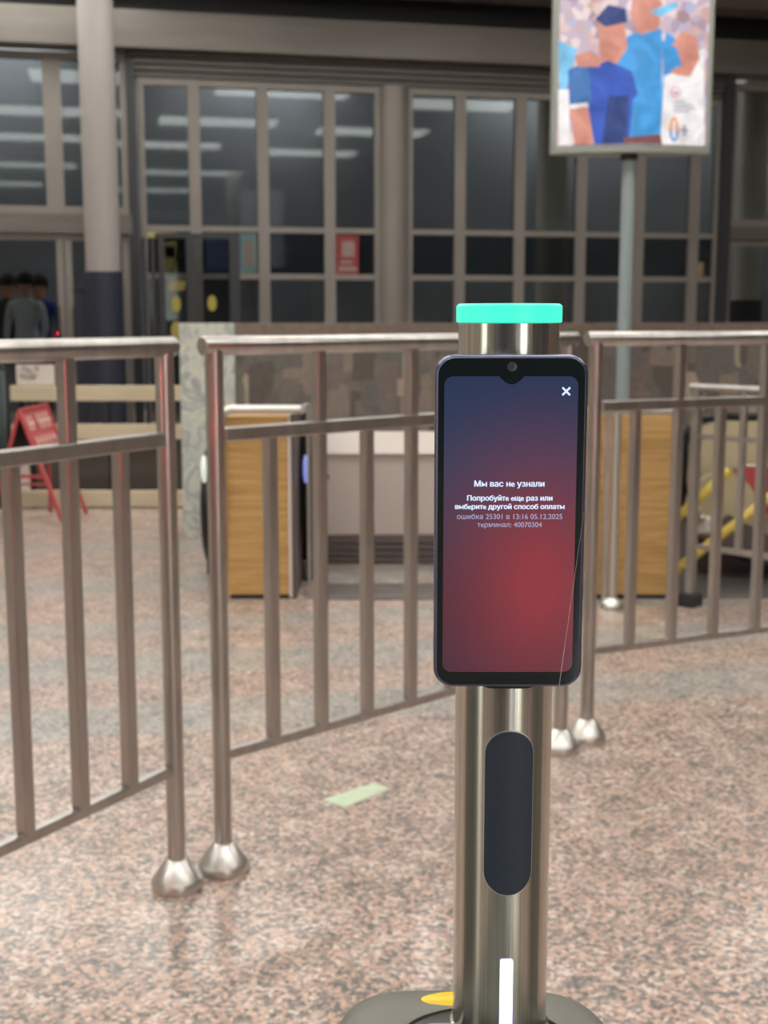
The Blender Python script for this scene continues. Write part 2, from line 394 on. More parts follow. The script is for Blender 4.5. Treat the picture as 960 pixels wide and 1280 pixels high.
# fascia between beam and the middle windows, with long grooves
bm = bmesh.new(); zt = Z(330,104)
n = 4
for i in range(n):
    a = zt + (z_beam0-zt)*i/n; b = zt + (z_beam0-zt)*(i+1)/n
    box(bm, S(165), S(905), -.06-.03*i, .05, a+.012, b)
box(bm, S(165), S(905), 0, .05, zt, z_beam0)
fplace(struct('trim_2', bm, M['fascia']))
bm = bmesh.new(); box(bm, S(-150), S(1160), -.45, -.02, 4.6, CZ); fplace(struct('trim_9', bm, M['alu']))
# vestibule behind the glass
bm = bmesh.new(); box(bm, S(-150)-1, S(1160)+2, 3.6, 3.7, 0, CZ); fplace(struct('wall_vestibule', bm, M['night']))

win_n = [0]
def window(xl, xr, zb, zt_, transoms, mull=.055, name='window', fm='alu', y=0, handle=None, bot=.08):
    win_n[0] += 1
    bm = bmesh.new()
    fbox(bm, xl, xl+mull, zb, zt_, -.06, .05); fbox(bm, xr-mull, xr, zb, zt_, -.06, .05)
    fbox(bm, xl+mull, xr-mull, zt_-.07, zt_, -.05, .05); fbox(bm, xl+mull, xr-mull, zb, zb+bot, -.05, .05)
    for t in transoms: fbox(bm, xl+mull, xr-mull, t-.03, t+.03, -.045, .045)
    o = struct('%s_%d' % (name, win_n[0]), bm, M[fm]); fplace(o)
    zs = [zb+bot] + sum([[t-.03, t+.03] for t in transoms], []) + [zt_-.07]
    for a, b in zip(zs[::2], zs[1::2]):
        g = bmesh.new(); box(g, xl+mull, xr-mull, -.004, .004, a, b); build('pane', g, M['glass'], o, smooth=False)
    if handle:
        g = bmesh.new(); tube(g, [(handle,-.09,1.0),(handle,-.09,1.35)], .014, 10); box(g, handle-.01, handle+.01, -.09,-.05,1.03,1.05); box(g, handle-.01,handle+.01,-.09,-.05,1.3,1.32)
        build('door_handle', g, M['dark'], o)
    return o
# middle part: mullion centres read from the photo
t1, t2 = Z(500,290), Z(500,347)
cs = [174, 243, 328, 411, 474]
for a, b in zip(cs, cs[1:]): window(S(a), S(b), .12, zt, [t1, t2], .06)
cs = [508, 574, 649, 726, 799, 868, 899]
for a, b in zip(cs, cs[1:]): window(S(a), S(b), .12, zt, [t1, t2], .06)
# left part: windows over a broad transom, glazed doors below
zl1, zl0 = Z(68,66), Z(68,268)
window(S(-70), S(68), zl0, zl1, [], .09)
window(S(68), S(163), zl0, zl1, [], .09)
bm = bmesh.new(); box(bm, S(-70), S(163), -.12, .05, Z(68,292), zl0); fplace(struct('trim_3', bm, M['alu_l']))
window(S(-62), S(75), .02, Z(68,292), [], .07, 'door', handle=S(66))
window(S(77), S(158), .02, Z(68,292), [], .07, 'door', handle=S(86))
bm = bmesh.new(); box(bm, S(160), S(171), -.12, .1, 0, z_beam0); fplace(struct('trim_4', bm, M['dark']))
# right part
zr1, zr0 = Z(930,106), Z(930,284)
window(S(910), S(1040), zr0, zr1, [], .075)
bm = bmesh.new(); box(bm, S(908), S(1042), -.1, .05, Z(930,300), zr0); fplace(struct('trim_5', bm, M['alu_l']))
window(S(908), S(1040), .02, Z(930,300), [], .075, 'door', handle=S(1028))
bm = bmesh.new(); box(bm, S(897), S(909), -.14, .1, 0, z_beam0); fplace(struct('trim_6', bm, M['dark']))
# wall pieces out to both sides
bm = bmesh.new(); box(bm, S(-150)-1.5, S(-70), -.1, .1, 0, z_beam1); fplace(struct('wall_side', bm, M['wallb']))
bm = bmesh.new(); box(bm, S(1042), S(1160)+3, -.1, .1, 0, z_beam1); fplace(struct('wall_far', bm, M['wallb']))

# columns
def column(px, Y, r, ztop, zwrap, label, m='column', base=True):
    p = atY(px, 300, Y); t = empty('column', (p.x, Y, 0), label=label, cat='column')
    bm = bmesh.new(); lathe(bm, [(r*1.0,zwrap),(r,ztop-.05),(r*1.08,ztop-.05),(r*1.08,ztop)]); build('shaft', bm, M[m], t)
    bm = bmesh.new(); lathe(bm, [(0,0),(r+.012,0),(r+.012,zwrap),(r,zwrap)]); build('wrap', bm, M['darkblue'], t)
    return t
column(128, 12.6, .168, CZ, atY(128,340,12.6).z, 'grey round column with a dark blue foot in front of the left glass doors')
pc = FM @ Vector((S(491), -.02, 0))
t = empty('column', (pc.x, pc.y, 0), label='pale grey round column set between the middle windows of the facade', cat='column')
bm = bmesh.new(); lathe(bm, [(0,0),(.165,0),(.165,zt)]); build('shaft', bm, M['alu'], t)
for px, lab in ((690,'grey column standing behind the glass left of the poster pole'),(938,'grey column standing behind the glass at the right edge')):
    q = FM @ Vector((fac(px,250,1.3)[0], 1.3, 0))
    t = empty('column', (q.x,q.y,0), label=lab, cat='column')
    bm = bmesh.new(); lathe(bm, [(.19,.9+.55*(px>900)),(.19,CZ)]); build('shaft', bm, M['wallb'], t)
    bm = bmesh.new(); lathe(bm, [(0,0),(.2,0),(.2,.9+.55*(px>900)),(.19,.9+.55*(px>900))]); build('wrap', bm, M['darkblue'], t)
# dark cabinet beside the left column
a = atY(91,360,12.75); b = atY(109,360,12.75)
t = empty('cabinet', ((a.x+b.x)/2, 12.9, 0), label='tall dark blue cabinet beside the left column', cat='cabinet')
hw = (b.x-a.x)/2
bm = bmesh.new(); box(bm, -hw, hw, -.15, .15, .04, a.z-.02); build('body', bm, M['darkblue'], t, smooth=False, bevel=.01)
bm = bmesh.new(); box(bm, -hw+.015, hw-.012, -.165, -.15, .08, a.z-.05); build('door', bm, M['darkblue'], t, smooth=False)
bm = bmesh.new(); box(bm, -hw-.005, hw+.005, -.16, .155, a.z-.02, a.z); build('lid', bm, M['dark'], t, smooth=False)

# lit boxes on the vestibule wall
def emis(name, rgb, s): return mat(name, rgb, .5, emit=rgb, es=s*1.9)
def lightbox(x0,y0,x1,y1, label, m, spots, back=3.45, frame='dark'):
    s0, za = fac(x0,y0,back); s1, zb_ = fac(x1,y1,back)
    t = empty('lightbox', FM @ Vector(((s0+s1)/2, back, min(za,zb_))), FA, label=label, cat='light box')
    hw = (s1-s0)/2; h = abs(za-zb_)
    bm = bmesh.new(); box(bm, -hw-.02, hw+.02, -.02, .1, -.02, h+.02); build('case', bm, M[frame], t, smooth=False)
    bm = bmesh.new(); box(bm, -hw, hw, -.03, -.019, 0, h)
    ms = [m]
    for (u0,v0,u1,v1,mm) in spots:
        ms.append(mm); box(bm, -hw+2*hw*u0, -hw+2*hw*u1, -.034, -.029, h*v0, h*v1, len(ms)-1)
    build('face', bm, ms, t, smooth=False)
pinkr = emis('red_lightbox', (205,92,88), .9); pale = emis('pale_print', (225,180,165), .8)
lightbox(420,294,448,343,'glowing red poster box on the vestibule wall seen through the glass', pinkr, [(.25,.45,.8,.85,pale),(.1,.08,.9,.2,pale),(.2,.27,.7,.36,pale)])
teal = emis('teal_lightbox', (150,165,155), .7)
lightbox(297,292,321,344,'pale teal poster box on the vestibule wall seen through the glass', teal, [(.35,.2,.8,.8,emis('salmon_print',(190,140,120),.7))])
amb = emis('amber_lightbox', (205,165,95), .9)
lightbox(182,286,219,298,'amber lit sign strip on the vestibule wall', amb, [(.05,.2,.5,.7,emis('bright_amber',(235,205,140),1))])
lightbox(204,302,221,342,'amber lit box under the strip behind the open door', emis('amber2',(190,160,90),.8), [(.1,.5,.9,.85,M['dark'])])
lightbox(256,298,285,338,'dim violet screen on the vestibule wall behind the open door', emis('violet_dim',(88,86,110),.9), [])
lightbox(868,328,878,348,'small amber lamp panel behind the right windows', emis('amber3',(170,140,90),.9), [])

# the open door frame with yellow dots on its glass
def fpt(px,py,back): s,z = fac(px,py,back); return s, z
bk = -.75
t = empty('glass_door', FM @ Vector((fac(246,300,bk)[0], bk, 0)), FA, label='open dark framed glass door with yellow warning dots', cat='door')
xo = fac(246,300,bk)[0]
def dx(px): return fac(px,300,bk)[0]-xo
zt3 = fac(246,292,bk)[1]
bm = bmesh.new()
for a,b in ((177,182),(188,193),(197,205),(232,242),(286,299)): box(bm, dx(a), dx(b), -.03, .03, 0, zt3-.05)
box(bm, dx(194), dx(299), -.03, .03, zt3-.05, zt3)
build('door_frame', bm, M['dark'], t, smooth=False, bevel=.004)
for a,b in ((205,232),(242,286)):
    bm = bmesh.new(); box(bm, dx(a), dx(b), -.004, .004, .1, zt3-.05); build('glass', bm, M['glass'], t, smooth=False)
for px, py, r in ((220,380,5.5),(265,379,5.5),(220,413,6)):
    p0 = fac(px,py,bk); rr = r/F_PX*13.6
    bm = bmesh.new()
    prism(bm, [(rr*math.cos(k*PI/12), rr*1.7*math.sin(k*PI/12)) for k in range(24)], -.012, -.006, lambda a,b,t_: (p0[0]-xo+a, t_, p0[1]+b))
    build('warning_dot', bm, M['dot'], t, smooth=False)
bm = bmesh.new()
for k in range(5):
    x0 = dx(209+k*4.2); z0 = fac(220,363,bk)[1]; z1 = fac(220,351,bk)[1]
    vv = [bm.verts.new(v) for v in ((x0,-.008,z0),(x0+.018,-.008,z0),(x0+.04,-.008,z1),(x0+.022,-.008,z1))]; bm.faces.new(vv)
build('hazard_stripes', bm, M['dot'], t, smooth=False)
bm = bmesh.new(); tube(bm, [(dx(212),.05,fac(0,345,bk)[1]),(dx(218),.06,fac(0,325,bk)[1]),(dx(232),.05,fac(0,300,bk)[1])], .008, 8)
tube(bm, [(dx(196),.05,fac(0,308,bk)[1]),(dx(212),.06,fac(0,320,bk)[1]),(dx(230),.05,fac(0,315,bk)[1])], .008, 8); build('door_closer', bm, M['dark'], t)

# ------------------------------------------------------------------ low stone wall around the escalator well
wo = Vector((atz(230,672).x, atz(230,672).y, 0))
WM = Matrix.Translation(wo) @ Matrix.Rotation(math.radians(9), 4, 'Z')
zt_w = atY(260,404,wo.y).z
bm = bmesh.new(); box(bm, 0, .30, -.02, .26, 0, zt_w); o = struct('trim_7', bm, M['marble']); o.matrix_world = WM
bm = bmesh.new(); box(bm, .302, 8, 0, .24, 0, zt_w-.10); o = struct('wall_parapet', bm, M['stone']); o.matrix_world = WM
bm = bmesh.new(); box(bm, .302, 8, -.015, .255, zt_w-.10, zt_w); o = struct('trim_8', bm, M['granite_top']); o.matrix_world = WM

# ------------------------------------------------------------------ barriers
R_POST = .0205; Z_TOP, Z_MID, Z_BOT = 1.163, .975, .267
def barrier(A, B, feet, balusters, label, r=R_POST, ztop=Z_TOP, over=.03):
    A = Vector(A); B = Vector(B); d = (B-A); Lg = d.length; rz = math.atan2(d.y, d.x)
    t = empty('crowd_barrier', (A.x,A.y,0), rz, label=label, cat='barrier', group='steel barriers')
    bm = bmesh.new(); tube(bm, [(-over,0,ztop),(-over+.004,0,ztop),(Lg+over-.004,0,ztop),(Lg+over,0,ztop)], [r*.9,r,r,r*.9], 24); build('top_rail', bm, M['tube'], t)
    bm = bmesh.new(); bar(bm, (r*.8,0,Z_MID), (Lg-r*.8,0,Z_MID), .030, .030); build('middle_rail', bm, M['tube'], t, smooth=False, bevel=.003)
    bm = bmesh.new(); bar(bm, (r*.8,0,Z_BOT), (Lg-r*.8,0,Z_BOT), .022, .022); build('bottom_rail', bm, M['tube'], t, smooth=False, bevel=.003)
    for s in (0, Lg):
        bm = bmesh.new(); tube(bm, [(s,0,.05),(s,0,ztop-.008)], r*.95, 24); build('post', bm, M['tube'], t)
    for s in feet:
        bm = bmesh.new(); lathe(bm, [(0,0),(.054,0),(.056,.004),(.056,.018),(.052,.024),(.0245,.064),(r*.96,.066)], 40, (s,0)); build('foot_cap', bm, M['cap'], t)
    for s, full in balusters:
        bm = bmesh.new()
        h = .0132
        box(bm, s-h, s+h, -h, h, Z_BOT+.008, (ztop-.012) if full else Z_MID-.01)
        bmesh.ops.rotate(bm, verts=bm.verts, cent=(s,0,0), matrix=Matrix.Rotation(math.radians(0), 3, 'Z'))
        build('baluster', bm, M['tube'], t, smooth=False, bevel=.003)
    return t
LA = atz(222,1108); ML = atz(280,1087); MR = atz(700,938); RA = atz(733,925)
def spos(A, B, px, py=None):
    """distance along A-B (from A) of the member seen at px on the bottom rail"""
    d = (B-A); lo = -3.0; hi = 3.0; d = d.normalized()
    def px_of(s):
        p = A + d*s; Zr = Z_BOT-CAM_Z; dep = p.y*cp - Zr*sp_; return 480+F_PX*p.x/dep
    # px rises with s when d.x > 0
    sg = 1 if d.x > 0 else -1
    for _ in range(60):
        m_ = (lo+hi)/2
        if (px_of(m_)-px)*sg < 0: lo = m_
        else: hi = m_
    return lo
l0 = atz(0,1062,Z_BOT); ld = (Vector((l0.x,l0.y,0))-LA).normalized(); LB = LA + ld*1.23
bl = [(spos(LA,LB,p), f) for p, f in ((163,0),(102,1),(33,0),(-50,1))]
bl = [(s, f) for s, f in bl if 0 < s < 1.2] ; bl.append((1.02, 0))
barrier(LB, LA, (0,1.23), [(1.23-s, f) for s, f in bl], 'steel barrier at the left edge of the photo')
Lm = (MR-ML).length
bmid = [(spos(ML,MR,p), f) for p, f in ((342,0),(402,1),(459,0),(513,1))]
st = (bmid[3][0]-bmid[0][0])/3
bmid += [(bmid[3][0]+st, 0), (bmid[3][0]+2*st, 1)]
bmid = [(s,f) for s,f in bmid if s < Lm-.06]
barrier(ML, MR, (0,Lm), bmid, 'middle steel barrier running behind the payment terminal')
r0 = atz(955,786,Z_BOT); rd = (Vector((r0.x,r0.y,0))-RA).normalized(); RB = RA + rd*1.25
br = [(spos(RA,RB,p), f) for p, f in ((786,0),(838,1),(890,0),(943,1))]
st = (br[3][0]-br[0][0])/3; br += [(br[3][0]+st*k, k%2==0) for k in (1,2)]
br = [(s,f) for s,f in br if s < 1.2]
barrier(RA, RB, (0,1.25), br, 'steel barrier to the right of the payment terminal')

# ------------------------------------------------------------------ turnstile housing and the payment terminal
TX, TY = .051, .502
t = empty('turnstile', (TX,TY,0), label='grey moulded turnstile housing with a yellow oval, under the terminal post', cat='turnstile')
def superpt(a, hx, hy, e=5):
    c, s = math.cos(a), math.sin(a)
    return hx*math.copysign(abs(c)**(2/e), c), hy*math.copysign(abs(s)**(2/e), s)
bm = bmesh.new(); n = 72; rings = []
prof = [(1.12,0),(1.12,.06),(1.05,.09),(1.03,.5),(1.02,.72),(1.0,.775),(.99,.795),(.97,.806),(.93,.8135),(.86,.818),(.7,.821),(.4,.8223)]
HX, HY = .092, .238
for f_, z in prof:
    rings.append([bm.verts.new((*superpt(2*PI*k/n, HX-(1-f_)*HX, HY-(1-f_)*HX*1.4), z)) for k in range(n)])
for q, s in zip(rings, rings[1:]):
    for k in range(n): bm.faces.new((q[k], q[(k+1)%n], s[(k+1)%n], s[k]))
bm.faces.new(rings[0]); bm.faces.new(rings[-1])
build('housing', bm, M['plastic'], t)
bm = bmesh.new(); a0 = (.056-TX, .662-TY)
lathe(bm, [(0,.8225),(.043,.8225),(.0455,.8218),(.0465,.8230),(.0480,.8225),(.0480,.81)], 48)
for v in bm.verts: v.co.x = a0[0]+v.co.x; v.co.y = a0[1]+v.co.y*.72
build('recess', bm, [M['recess']], t)
bm = bmesh.new()
lathe(bm, [(0,.8222),(.85,.8218),(1,.8208),(1,.812)], 32)
for v in bm.verts: v.co.x = .046-TX+v.co.x*.024; v.co.y = .7075-TY+v.co.y*.0085
build('card_mark', bm, M['yellow'], t)
bm = bmesh.new(); box(bm, .024-TX, .045-TX, .668-TY, .672-TY, .8225, .8265); box(bm, .024-TX,.026-TX,.655-TY,.672-TY,.8225,.8265); build('clear_lip', bm, M['clear'], t, smooth=False, bevel=.0005)
bm = bmesh.new(); box(bm, -.06,.06,-.252,-.236,.45,.7); build('service_cover', bm, M['recess'], t, smooth=False, bevel=.004)
bm = bmesh.new(); lathe(bm, [(0,0),(.03,0),(.03,.01),(0,.012)], 24)
bmesh.ops.rotate(bm, verts=bm.verts, matrix=Matrix.Rotation(PI/2,3,'X')); bmesh.ops.translate(bm, verts=bm.verts, vec=(0,-.236,.6))

PX, PY, PR = .0657, .680, .0265
T = empty('payment_terminal', (PX,PY,.822), label='steel post payment terminal with a green light ring and a tall touch screen', cat='payment terminal')
def L3(x,y,z): return (x-PX, y-PY, z-.822)
bm = bmesh.new(); lathe(bm, [(PR+.0015,0),(PR+.0015,.002),(PR,.003),(PR,1.2175-.822),(0,1.2175-.822)], 96); build('post_tube', bm, M['post'], T)
bm = bmesh.new(); z0 = 1.2178-.822
lathe(bm, [(0,z0),(PR+.0005,z0),(PR+.0012,z0+.0006),(PR+.0012,z0+.0086),(PR-.0002,z0+.0098),(0,z0+.0098)], 96); build('light_ring', bm, M['green'], T)
# dark stadium panel let into the tube's front, following its curve
def curved(name, cx, wd, z0, z1, rad, r_in, r_out, m, lip=None):
    pts = rrect(wd, z1-z0, rad, 14); zc = (z0+z1)/2
    bm = bmesh.new()
    # subdivided in x so that it follows the cylinder
    outer = []; inner = []
    def P(x, z, R): a = x/PR; return bm.verts.new((R*math.sin(a), -R*math.cos(a), z-.822))
    rowsz = sorted(set(round(p[1],6) for p in pts))
    rows = []
    for zz in rowsz:
        xs = [p[0] for p in pts if abs(p[1]-zz) < 2e-6]; h = max(abs(x) for x in xs)
        rows.append([P(cx-h+2*h*k/14, zc+zz, r_out) for k in range(15)])
    for q, s in zip(rows, rows[1:]):
        for k in range(14): bm.faces.new((q[k], q[k+1], s[k+1], s[k]))
    bmesh.ops.remove_doubles(bm, verts=bm.verts, dist=1e-6)
    be = [e for e in bm.edges if e.is_boundary]
    ex = bmesh.ops.extrude_edge_only(bm, edges=be)
    for v in [g for g in ex['geom'] if isinstance(g, bmesh.types.BMVert)]:
        k = r_in/r_out; v.co.x *= k; v.co.y *= k
    return build(name, bm, m, T)
CXP = .0012
curved('access_panel_rim', CXP, .0277, .9110, 1.0042, .01384, PR-.001, PR+.0002, M['cap'])
curved('access_panel', CXP, .0262, .9118, 1.0034, .01309, PR-.001, PR+.0007, M['panel'])
curved('light_strip', .0011, .0070, .824, .8745, .0012, PR-.001, PR+.0007, M['violet'])
# handset
FX, FY = .0637, .640                 # centre and front face
HW_, HH_, HT_ = .0763, .1705, .0092; HC = (1.2022+1.0317)/2
bm = bmesh.new(); pts = rrect(HW_, HH_, .0098, 12)
loops = []
for y, ins in ((0,.0015),(.0006,.0006),(.0018,0),(HT_-.0015,0),(HT_-.0005,.0006),(HT_,.0016)):
    k = (HW_-2*ins)/HW_; k2 = (HH_-2*ins)/HH_
    loops.append([bm.verts.new(L3(FX+a*k, FY+y, HC+b*k2)) for a,b in pts])
for q, s in zip(loops, loops[1:]):
    for k in range(len(pts)): bm.faces.new((q[k], q[(k+1)%len(pts)], s[(k+1)%len(pts)], s[k]))
bm.faces.new(loops[0]); bm.faces.new(loops[-1])
body = build('device_body', bm, M['handset'], T)
bm = bmesh.new(); prism(bm, rrect(HW_-.0034, HH_-.0034, .0083, 12), -.0004, .0006, lambda a,b,t_: L3(FX+a, FY+t_, HC+b)); build('front_glass', bm, M['bezel'], body, smooth=False)
bm = bmesh.new(); lathe(bm, [(0,0),(.0019,0),(.0024,.0001),(.0024,.0004)], 24)
bmesh.ops.rotate(bm, verts=bm.verts, matrix=Matrix.Rotation(-PI/2,3,'X'))
bmesh.ops.translate(bm, verts=bm.verts, vec=L3(.0636, FY-.0007, 1.1963)); build('camera_lens', bm, M['lens'], body)
bm = bmesh.new()
for zz in (1.165,1.145,1.118):
    h = .004 if zz == 1.118 else .008
    box(bm, *[FX+HW_/2-.0001-PX, FX+HW_/2+.0003-PX], FY+.0035-PY, FY+.0058-PY, zz-h-.822, zz+h-.822)
build('side_button', bm, M['handset'], body, smooth=False, bevel=.0003)
# bracket that holds it
bm = bmesh.new(); prism(bm, rrect(.040, .160, .012, 8), HT_-.002, .031, lambda a,b,t_: L3(PX-.0005+a, FY+t_, 1.1085+b)); build('bracket', bm, M['black'], T, smooth=False, bevel=.001)

# screen: gradient of a lit display
SW, SH = .0667, .1515; SCX, SCZ = .0634, 1.1158
def screen_mat():
    m = bpy.data.materials.new('lit_display'); m.use_nodes = True; nt = m.node_tree; N = nt.nodes.new; L = nt.links.new
    b = nt.nodes['Principled BSDF']; b.inputs['Base Color'].default_value=(.01,.01,.012,1); b.inputs['Roughness'].default_value=.07
    tc = N('ShaderNodeTexCoord'); sx = N('ShaderNodeSeparateXYZ'); L(tc.outputs['Generated'], sx.inputs[0])
    r = N('ShaderNodeValToRGB'); els = [(0,(66,46,62)),(.25,(72,48,62)),(.5,(68,60,80)),(.72,(58,64,92)),(1,(42,56,88))]
    while len(r.color_ramp.elements) < len(els): r.color_ramp.elements.new(.5)
    for e,(p,c) in zip(r.color_ramp.elements, els): e.position=p; e.color=s2l(c)
    L(sx.outputs['Z'], r.inputs[0])
    # red glow of the picture on the display, low and to the right
    mp = N('ShaderNodeMapping'); mp.inputs['Location'].default_value=(-.72*.85,0,-.31*1.3); mp.inputs['Scale'].default_value=(.85,0,1.3)
    L(tc.outputs['Generated'], mp.inputs[0])
    gr = N('ShaderNodeTexGradient'); gr.gradient_type='QUADRATIC_SPHERE'; L(mp.outputs[0], gr.inputs[0])
    mul = N('ShaderNodeMath'); mul.operation='MULTIPLY'; mul.inputs[1].default_value=1.3; mul.use_clamp=True; L(gr.outputs['Fac'], mul.inputs[0])
    mx = N('ShaderNodeMix'); mx.data_type='RGBA'; L(mul.outputs[0], mx.inputs[0]); L(r.outputs[0], mx.inputs[6]); mx.inputs[7].default_value=s2l((150,58,66))
    L(mx.outputs[2], b.inputs['Emission Color']); b.inputs['Emission Strength'].default_value=.72
    return m
bm = bmesh.new()
pts = rrect(SW, SH, .0045, 10)
# droplet notch in the top edge around the camera
top = SH/2; out = []
for i,(a,b) in enumerate(pts):
    out.append((a,b))
    if i == 10:
        for q in range(15):
            x = .0062 - .0124*q/14; out.append((x+.0002, top - .0040*(.5+.5*math.cos(PI*x/.0062))**.45))
prism(bm, out, -.0007, -.0002, lambda a,b,t_: L3(SCX+a, FY+t_, SCZ+b))
screen = build('screen', bm, screen_mat(), T, smooth=False)
GL = {}
def raw_text(body):
    cu = bpy.data.curves.new('t', 'FONT'); cu.body = body; cu.size = 1; o = bpy.data.objects.new('t', cu); C.objects.link(o)
    bpy.context.view_layer.update(); dg = bpy.context.evaluated_depsgraph_get(); me = bpy.data.meshes.new_from_object(o.evaluated_get(dg))
    bpy.data.objects.remove(o); bpy.data.curves.remove(cu)
    return me
def extent(me):
    xs = [v.co.x for v in me.vertices]; return max(xs)-min(xs)
def glyph_of(ch):
    if ch not in GL:
        adv = extent(raw_text('l'+(ch if ch != 'н' else 'п')+'l')) - extent(raw_text('ll'))
        if ch == ' ': polys = []
        elif ch == 'н':                                # two uprights and a crossbar
            polys = [[(a,c),(b,c),(b,d),(a,d)] for a,b,c,d in ((.08,.165,0,.54),(.425,.51,0,.54),(.165,.425,.24,.32))]
        else:
            me = raw_text(ch); polys = [[tuple(me.vertices[i].co[:2]) for i in p.vertices] for p in me.polygons]
        GL[ch] = (adv, polys)
    return GL[ch]
def text_mesh(s, name, m, width=None, height=None, dup=0):
    bm = bmesh.new(); x = 0
    for ch in s:
        adv, polys = glyph_of({'е':'e','А':'A','Т':'T','Е':'E'}.get(ch, ch))
        for p in polys: bm.faces.new([bm.verts.new((x+a, b, 0)) for a,b in p])
        x += adv
    me = bpy.data.meshes.new(name); bm.to_mesh(me); bm.free()
    xs = [v.co.x for v in me.vertices]; k = width/(max(xs)-min(xs)); cx = (max(xs)+min(xs))/2
    for v in me.vertices: v.co = Vector(((v.co.x-cx)*k, v.co.y*k, 0))
    if dup:
        bm = bmesh.new(); bm.from_mesh(me); n0 = list(bm.faces)
        for q, (ddx, ddz) in enumerate(((dup,0),(-dup,0),(0,dup*.6))):
            g = bmesh.ops.duplicate(bm, geom=n0)['geom']
            bmesh.ops.translate(bm, verts=[v for v in g if isinstance(v, bmesh.types.BMVert)], vec=(ddx,ddz,1e-6*(q+1)))
        bm.to_mesh(me); bm.free()
    me.materials.clear(); me.materials.append(m)
    for p in me.polygons: p.material_index = 0
    ob = bpy.data.objects.new(name, me); C.objects.link(ob); return ob
def on_front(px, py): return atY(px, py, FY)
for s, x0, x1, yb, m, bold in (('Мы вас не узнали',593,680,608,'txt',.018),('Попробуйте еще раз или',584,690,625.5,'txt',.018),
        ('выберите другой способ оплаты',569,705,636,'txt',.018),('ошибка 25301 в 13:16 05.12.2025',571,702.5,648.5,'txt2',.002),('терминал: 40070304',596.5,677,658.5,'txt2',.002)):
    a = on_front(x0,yb); b = on_front(x1,yb)
    o = text_mesh(s, 'screen_text', M[m], width=b.x-a.x, dup=.00015 if bold > .01 else .00003)
    o.parent = screen; o.location = L3((a.x+b.x)/2, FY-.00085, a.z); o.rotation_euler = (PI/2,0,0)
c = on_front(707.5,489); bm = bmesh.new()
for sgn in (1,-1):
    bar(bm, L3(c.x-.0019, FY-.0009, c.z-.0019*sgn), L3(c.x+.0019, FY-.0009, c.z+.0019*sgn), .0006, .0003) if False else None
    d = .0019; w_ = .00035
    vv = [bm.verts.new(L3(c.x+x, FY-.0009-.00002*sgn, c.z+z*sgn)) for x,z in ((-d-w_,-d+w_),(-d+w_,-d-w_),(d+w_,d-w_),(d-w_,d+w_))]; bm.faces.new(vv)
build('close_icon', bm, M['txt'], screen, smooth=False)

# edge of the protective film on the glass
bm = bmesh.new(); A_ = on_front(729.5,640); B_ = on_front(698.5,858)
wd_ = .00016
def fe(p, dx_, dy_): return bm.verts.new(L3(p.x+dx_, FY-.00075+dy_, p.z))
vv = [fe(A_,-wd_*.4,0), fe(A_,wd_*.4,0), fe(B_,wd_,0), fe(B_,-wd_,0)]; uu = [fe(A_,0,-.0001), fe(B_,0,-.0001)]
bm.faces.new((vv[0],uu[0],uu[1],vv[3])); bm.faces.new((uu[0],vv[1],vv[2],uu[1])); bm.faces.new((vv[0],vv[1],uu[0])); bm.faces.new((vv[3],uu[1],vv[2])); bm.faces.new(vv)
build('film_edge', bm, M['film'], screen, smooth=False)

# ------------------------------------------------------------------ poster pylon
PYY = 6.7
pc = atY(786, 193, PYY); zb = pc.z; hw = (atY(885,190,PYY).x - atY(688,190,PYY).x)/2; cx = (atY(885,190,PYY).x + atY(688,190,PYY).x)/2
t = empty('advertising_pylon', (cx, PYY, 0), label='double sided light box poster of people in blue shirts on a blue grey pole', cat='advertising sign')
HB = 1.25; zb2 = zb+.035
bm = bmesh.new(); tube(bm, [(0,0,.02),(0,0,zb+.1)], .034, 24); build('pole', bm, M['sigpole'], t)
bm = bmesh.new(); tube(bm, [(0,0,zb-.03),(0,0,zb+.0)], .043, 24); build('collar', bm, M['dark'], t)
bm = bmesh.new(); lathe(bm, [(0,0),(.15,0),(.15,.012),(.04,.03),(.035,.03)]); build('base_plate', bm, M['sigpole'], t)
def lens_y(x, sgn, b=.075): return sgn*(.035 + b*(1-(x/hw)**2))
def lens_outline(n=20):
    return [(-hw+2*hw*k/n, lens_y(-hw+2*hw*k/n,-1)) for k in range(n+1)] + [(hw-2*hw*k/n, lens_y(hw-2*hw*k/n,1)) for k in range(n+1)]
for nm, za, zc in (('frame_bottom', zb, zb2), ('frame_top', zb+HB, zb+HB+.035)):
    bm = bmesh.new(); prism(bm, lens_outline(), za, zc, lambda a,b,t_: (a,b,t_)); build(nm, bm, M['sigframe'], t)
for s in (-1,1):
    bm = bmesh.new(); box(bm, s*hw-.03*(s>0)-.0*(s<0), s*hw+.03*(s<0), -.04, .04, zb2, zb+HB); build('frame_side', bm, M['sigframe'], t, smooth=False, bevel=.006)
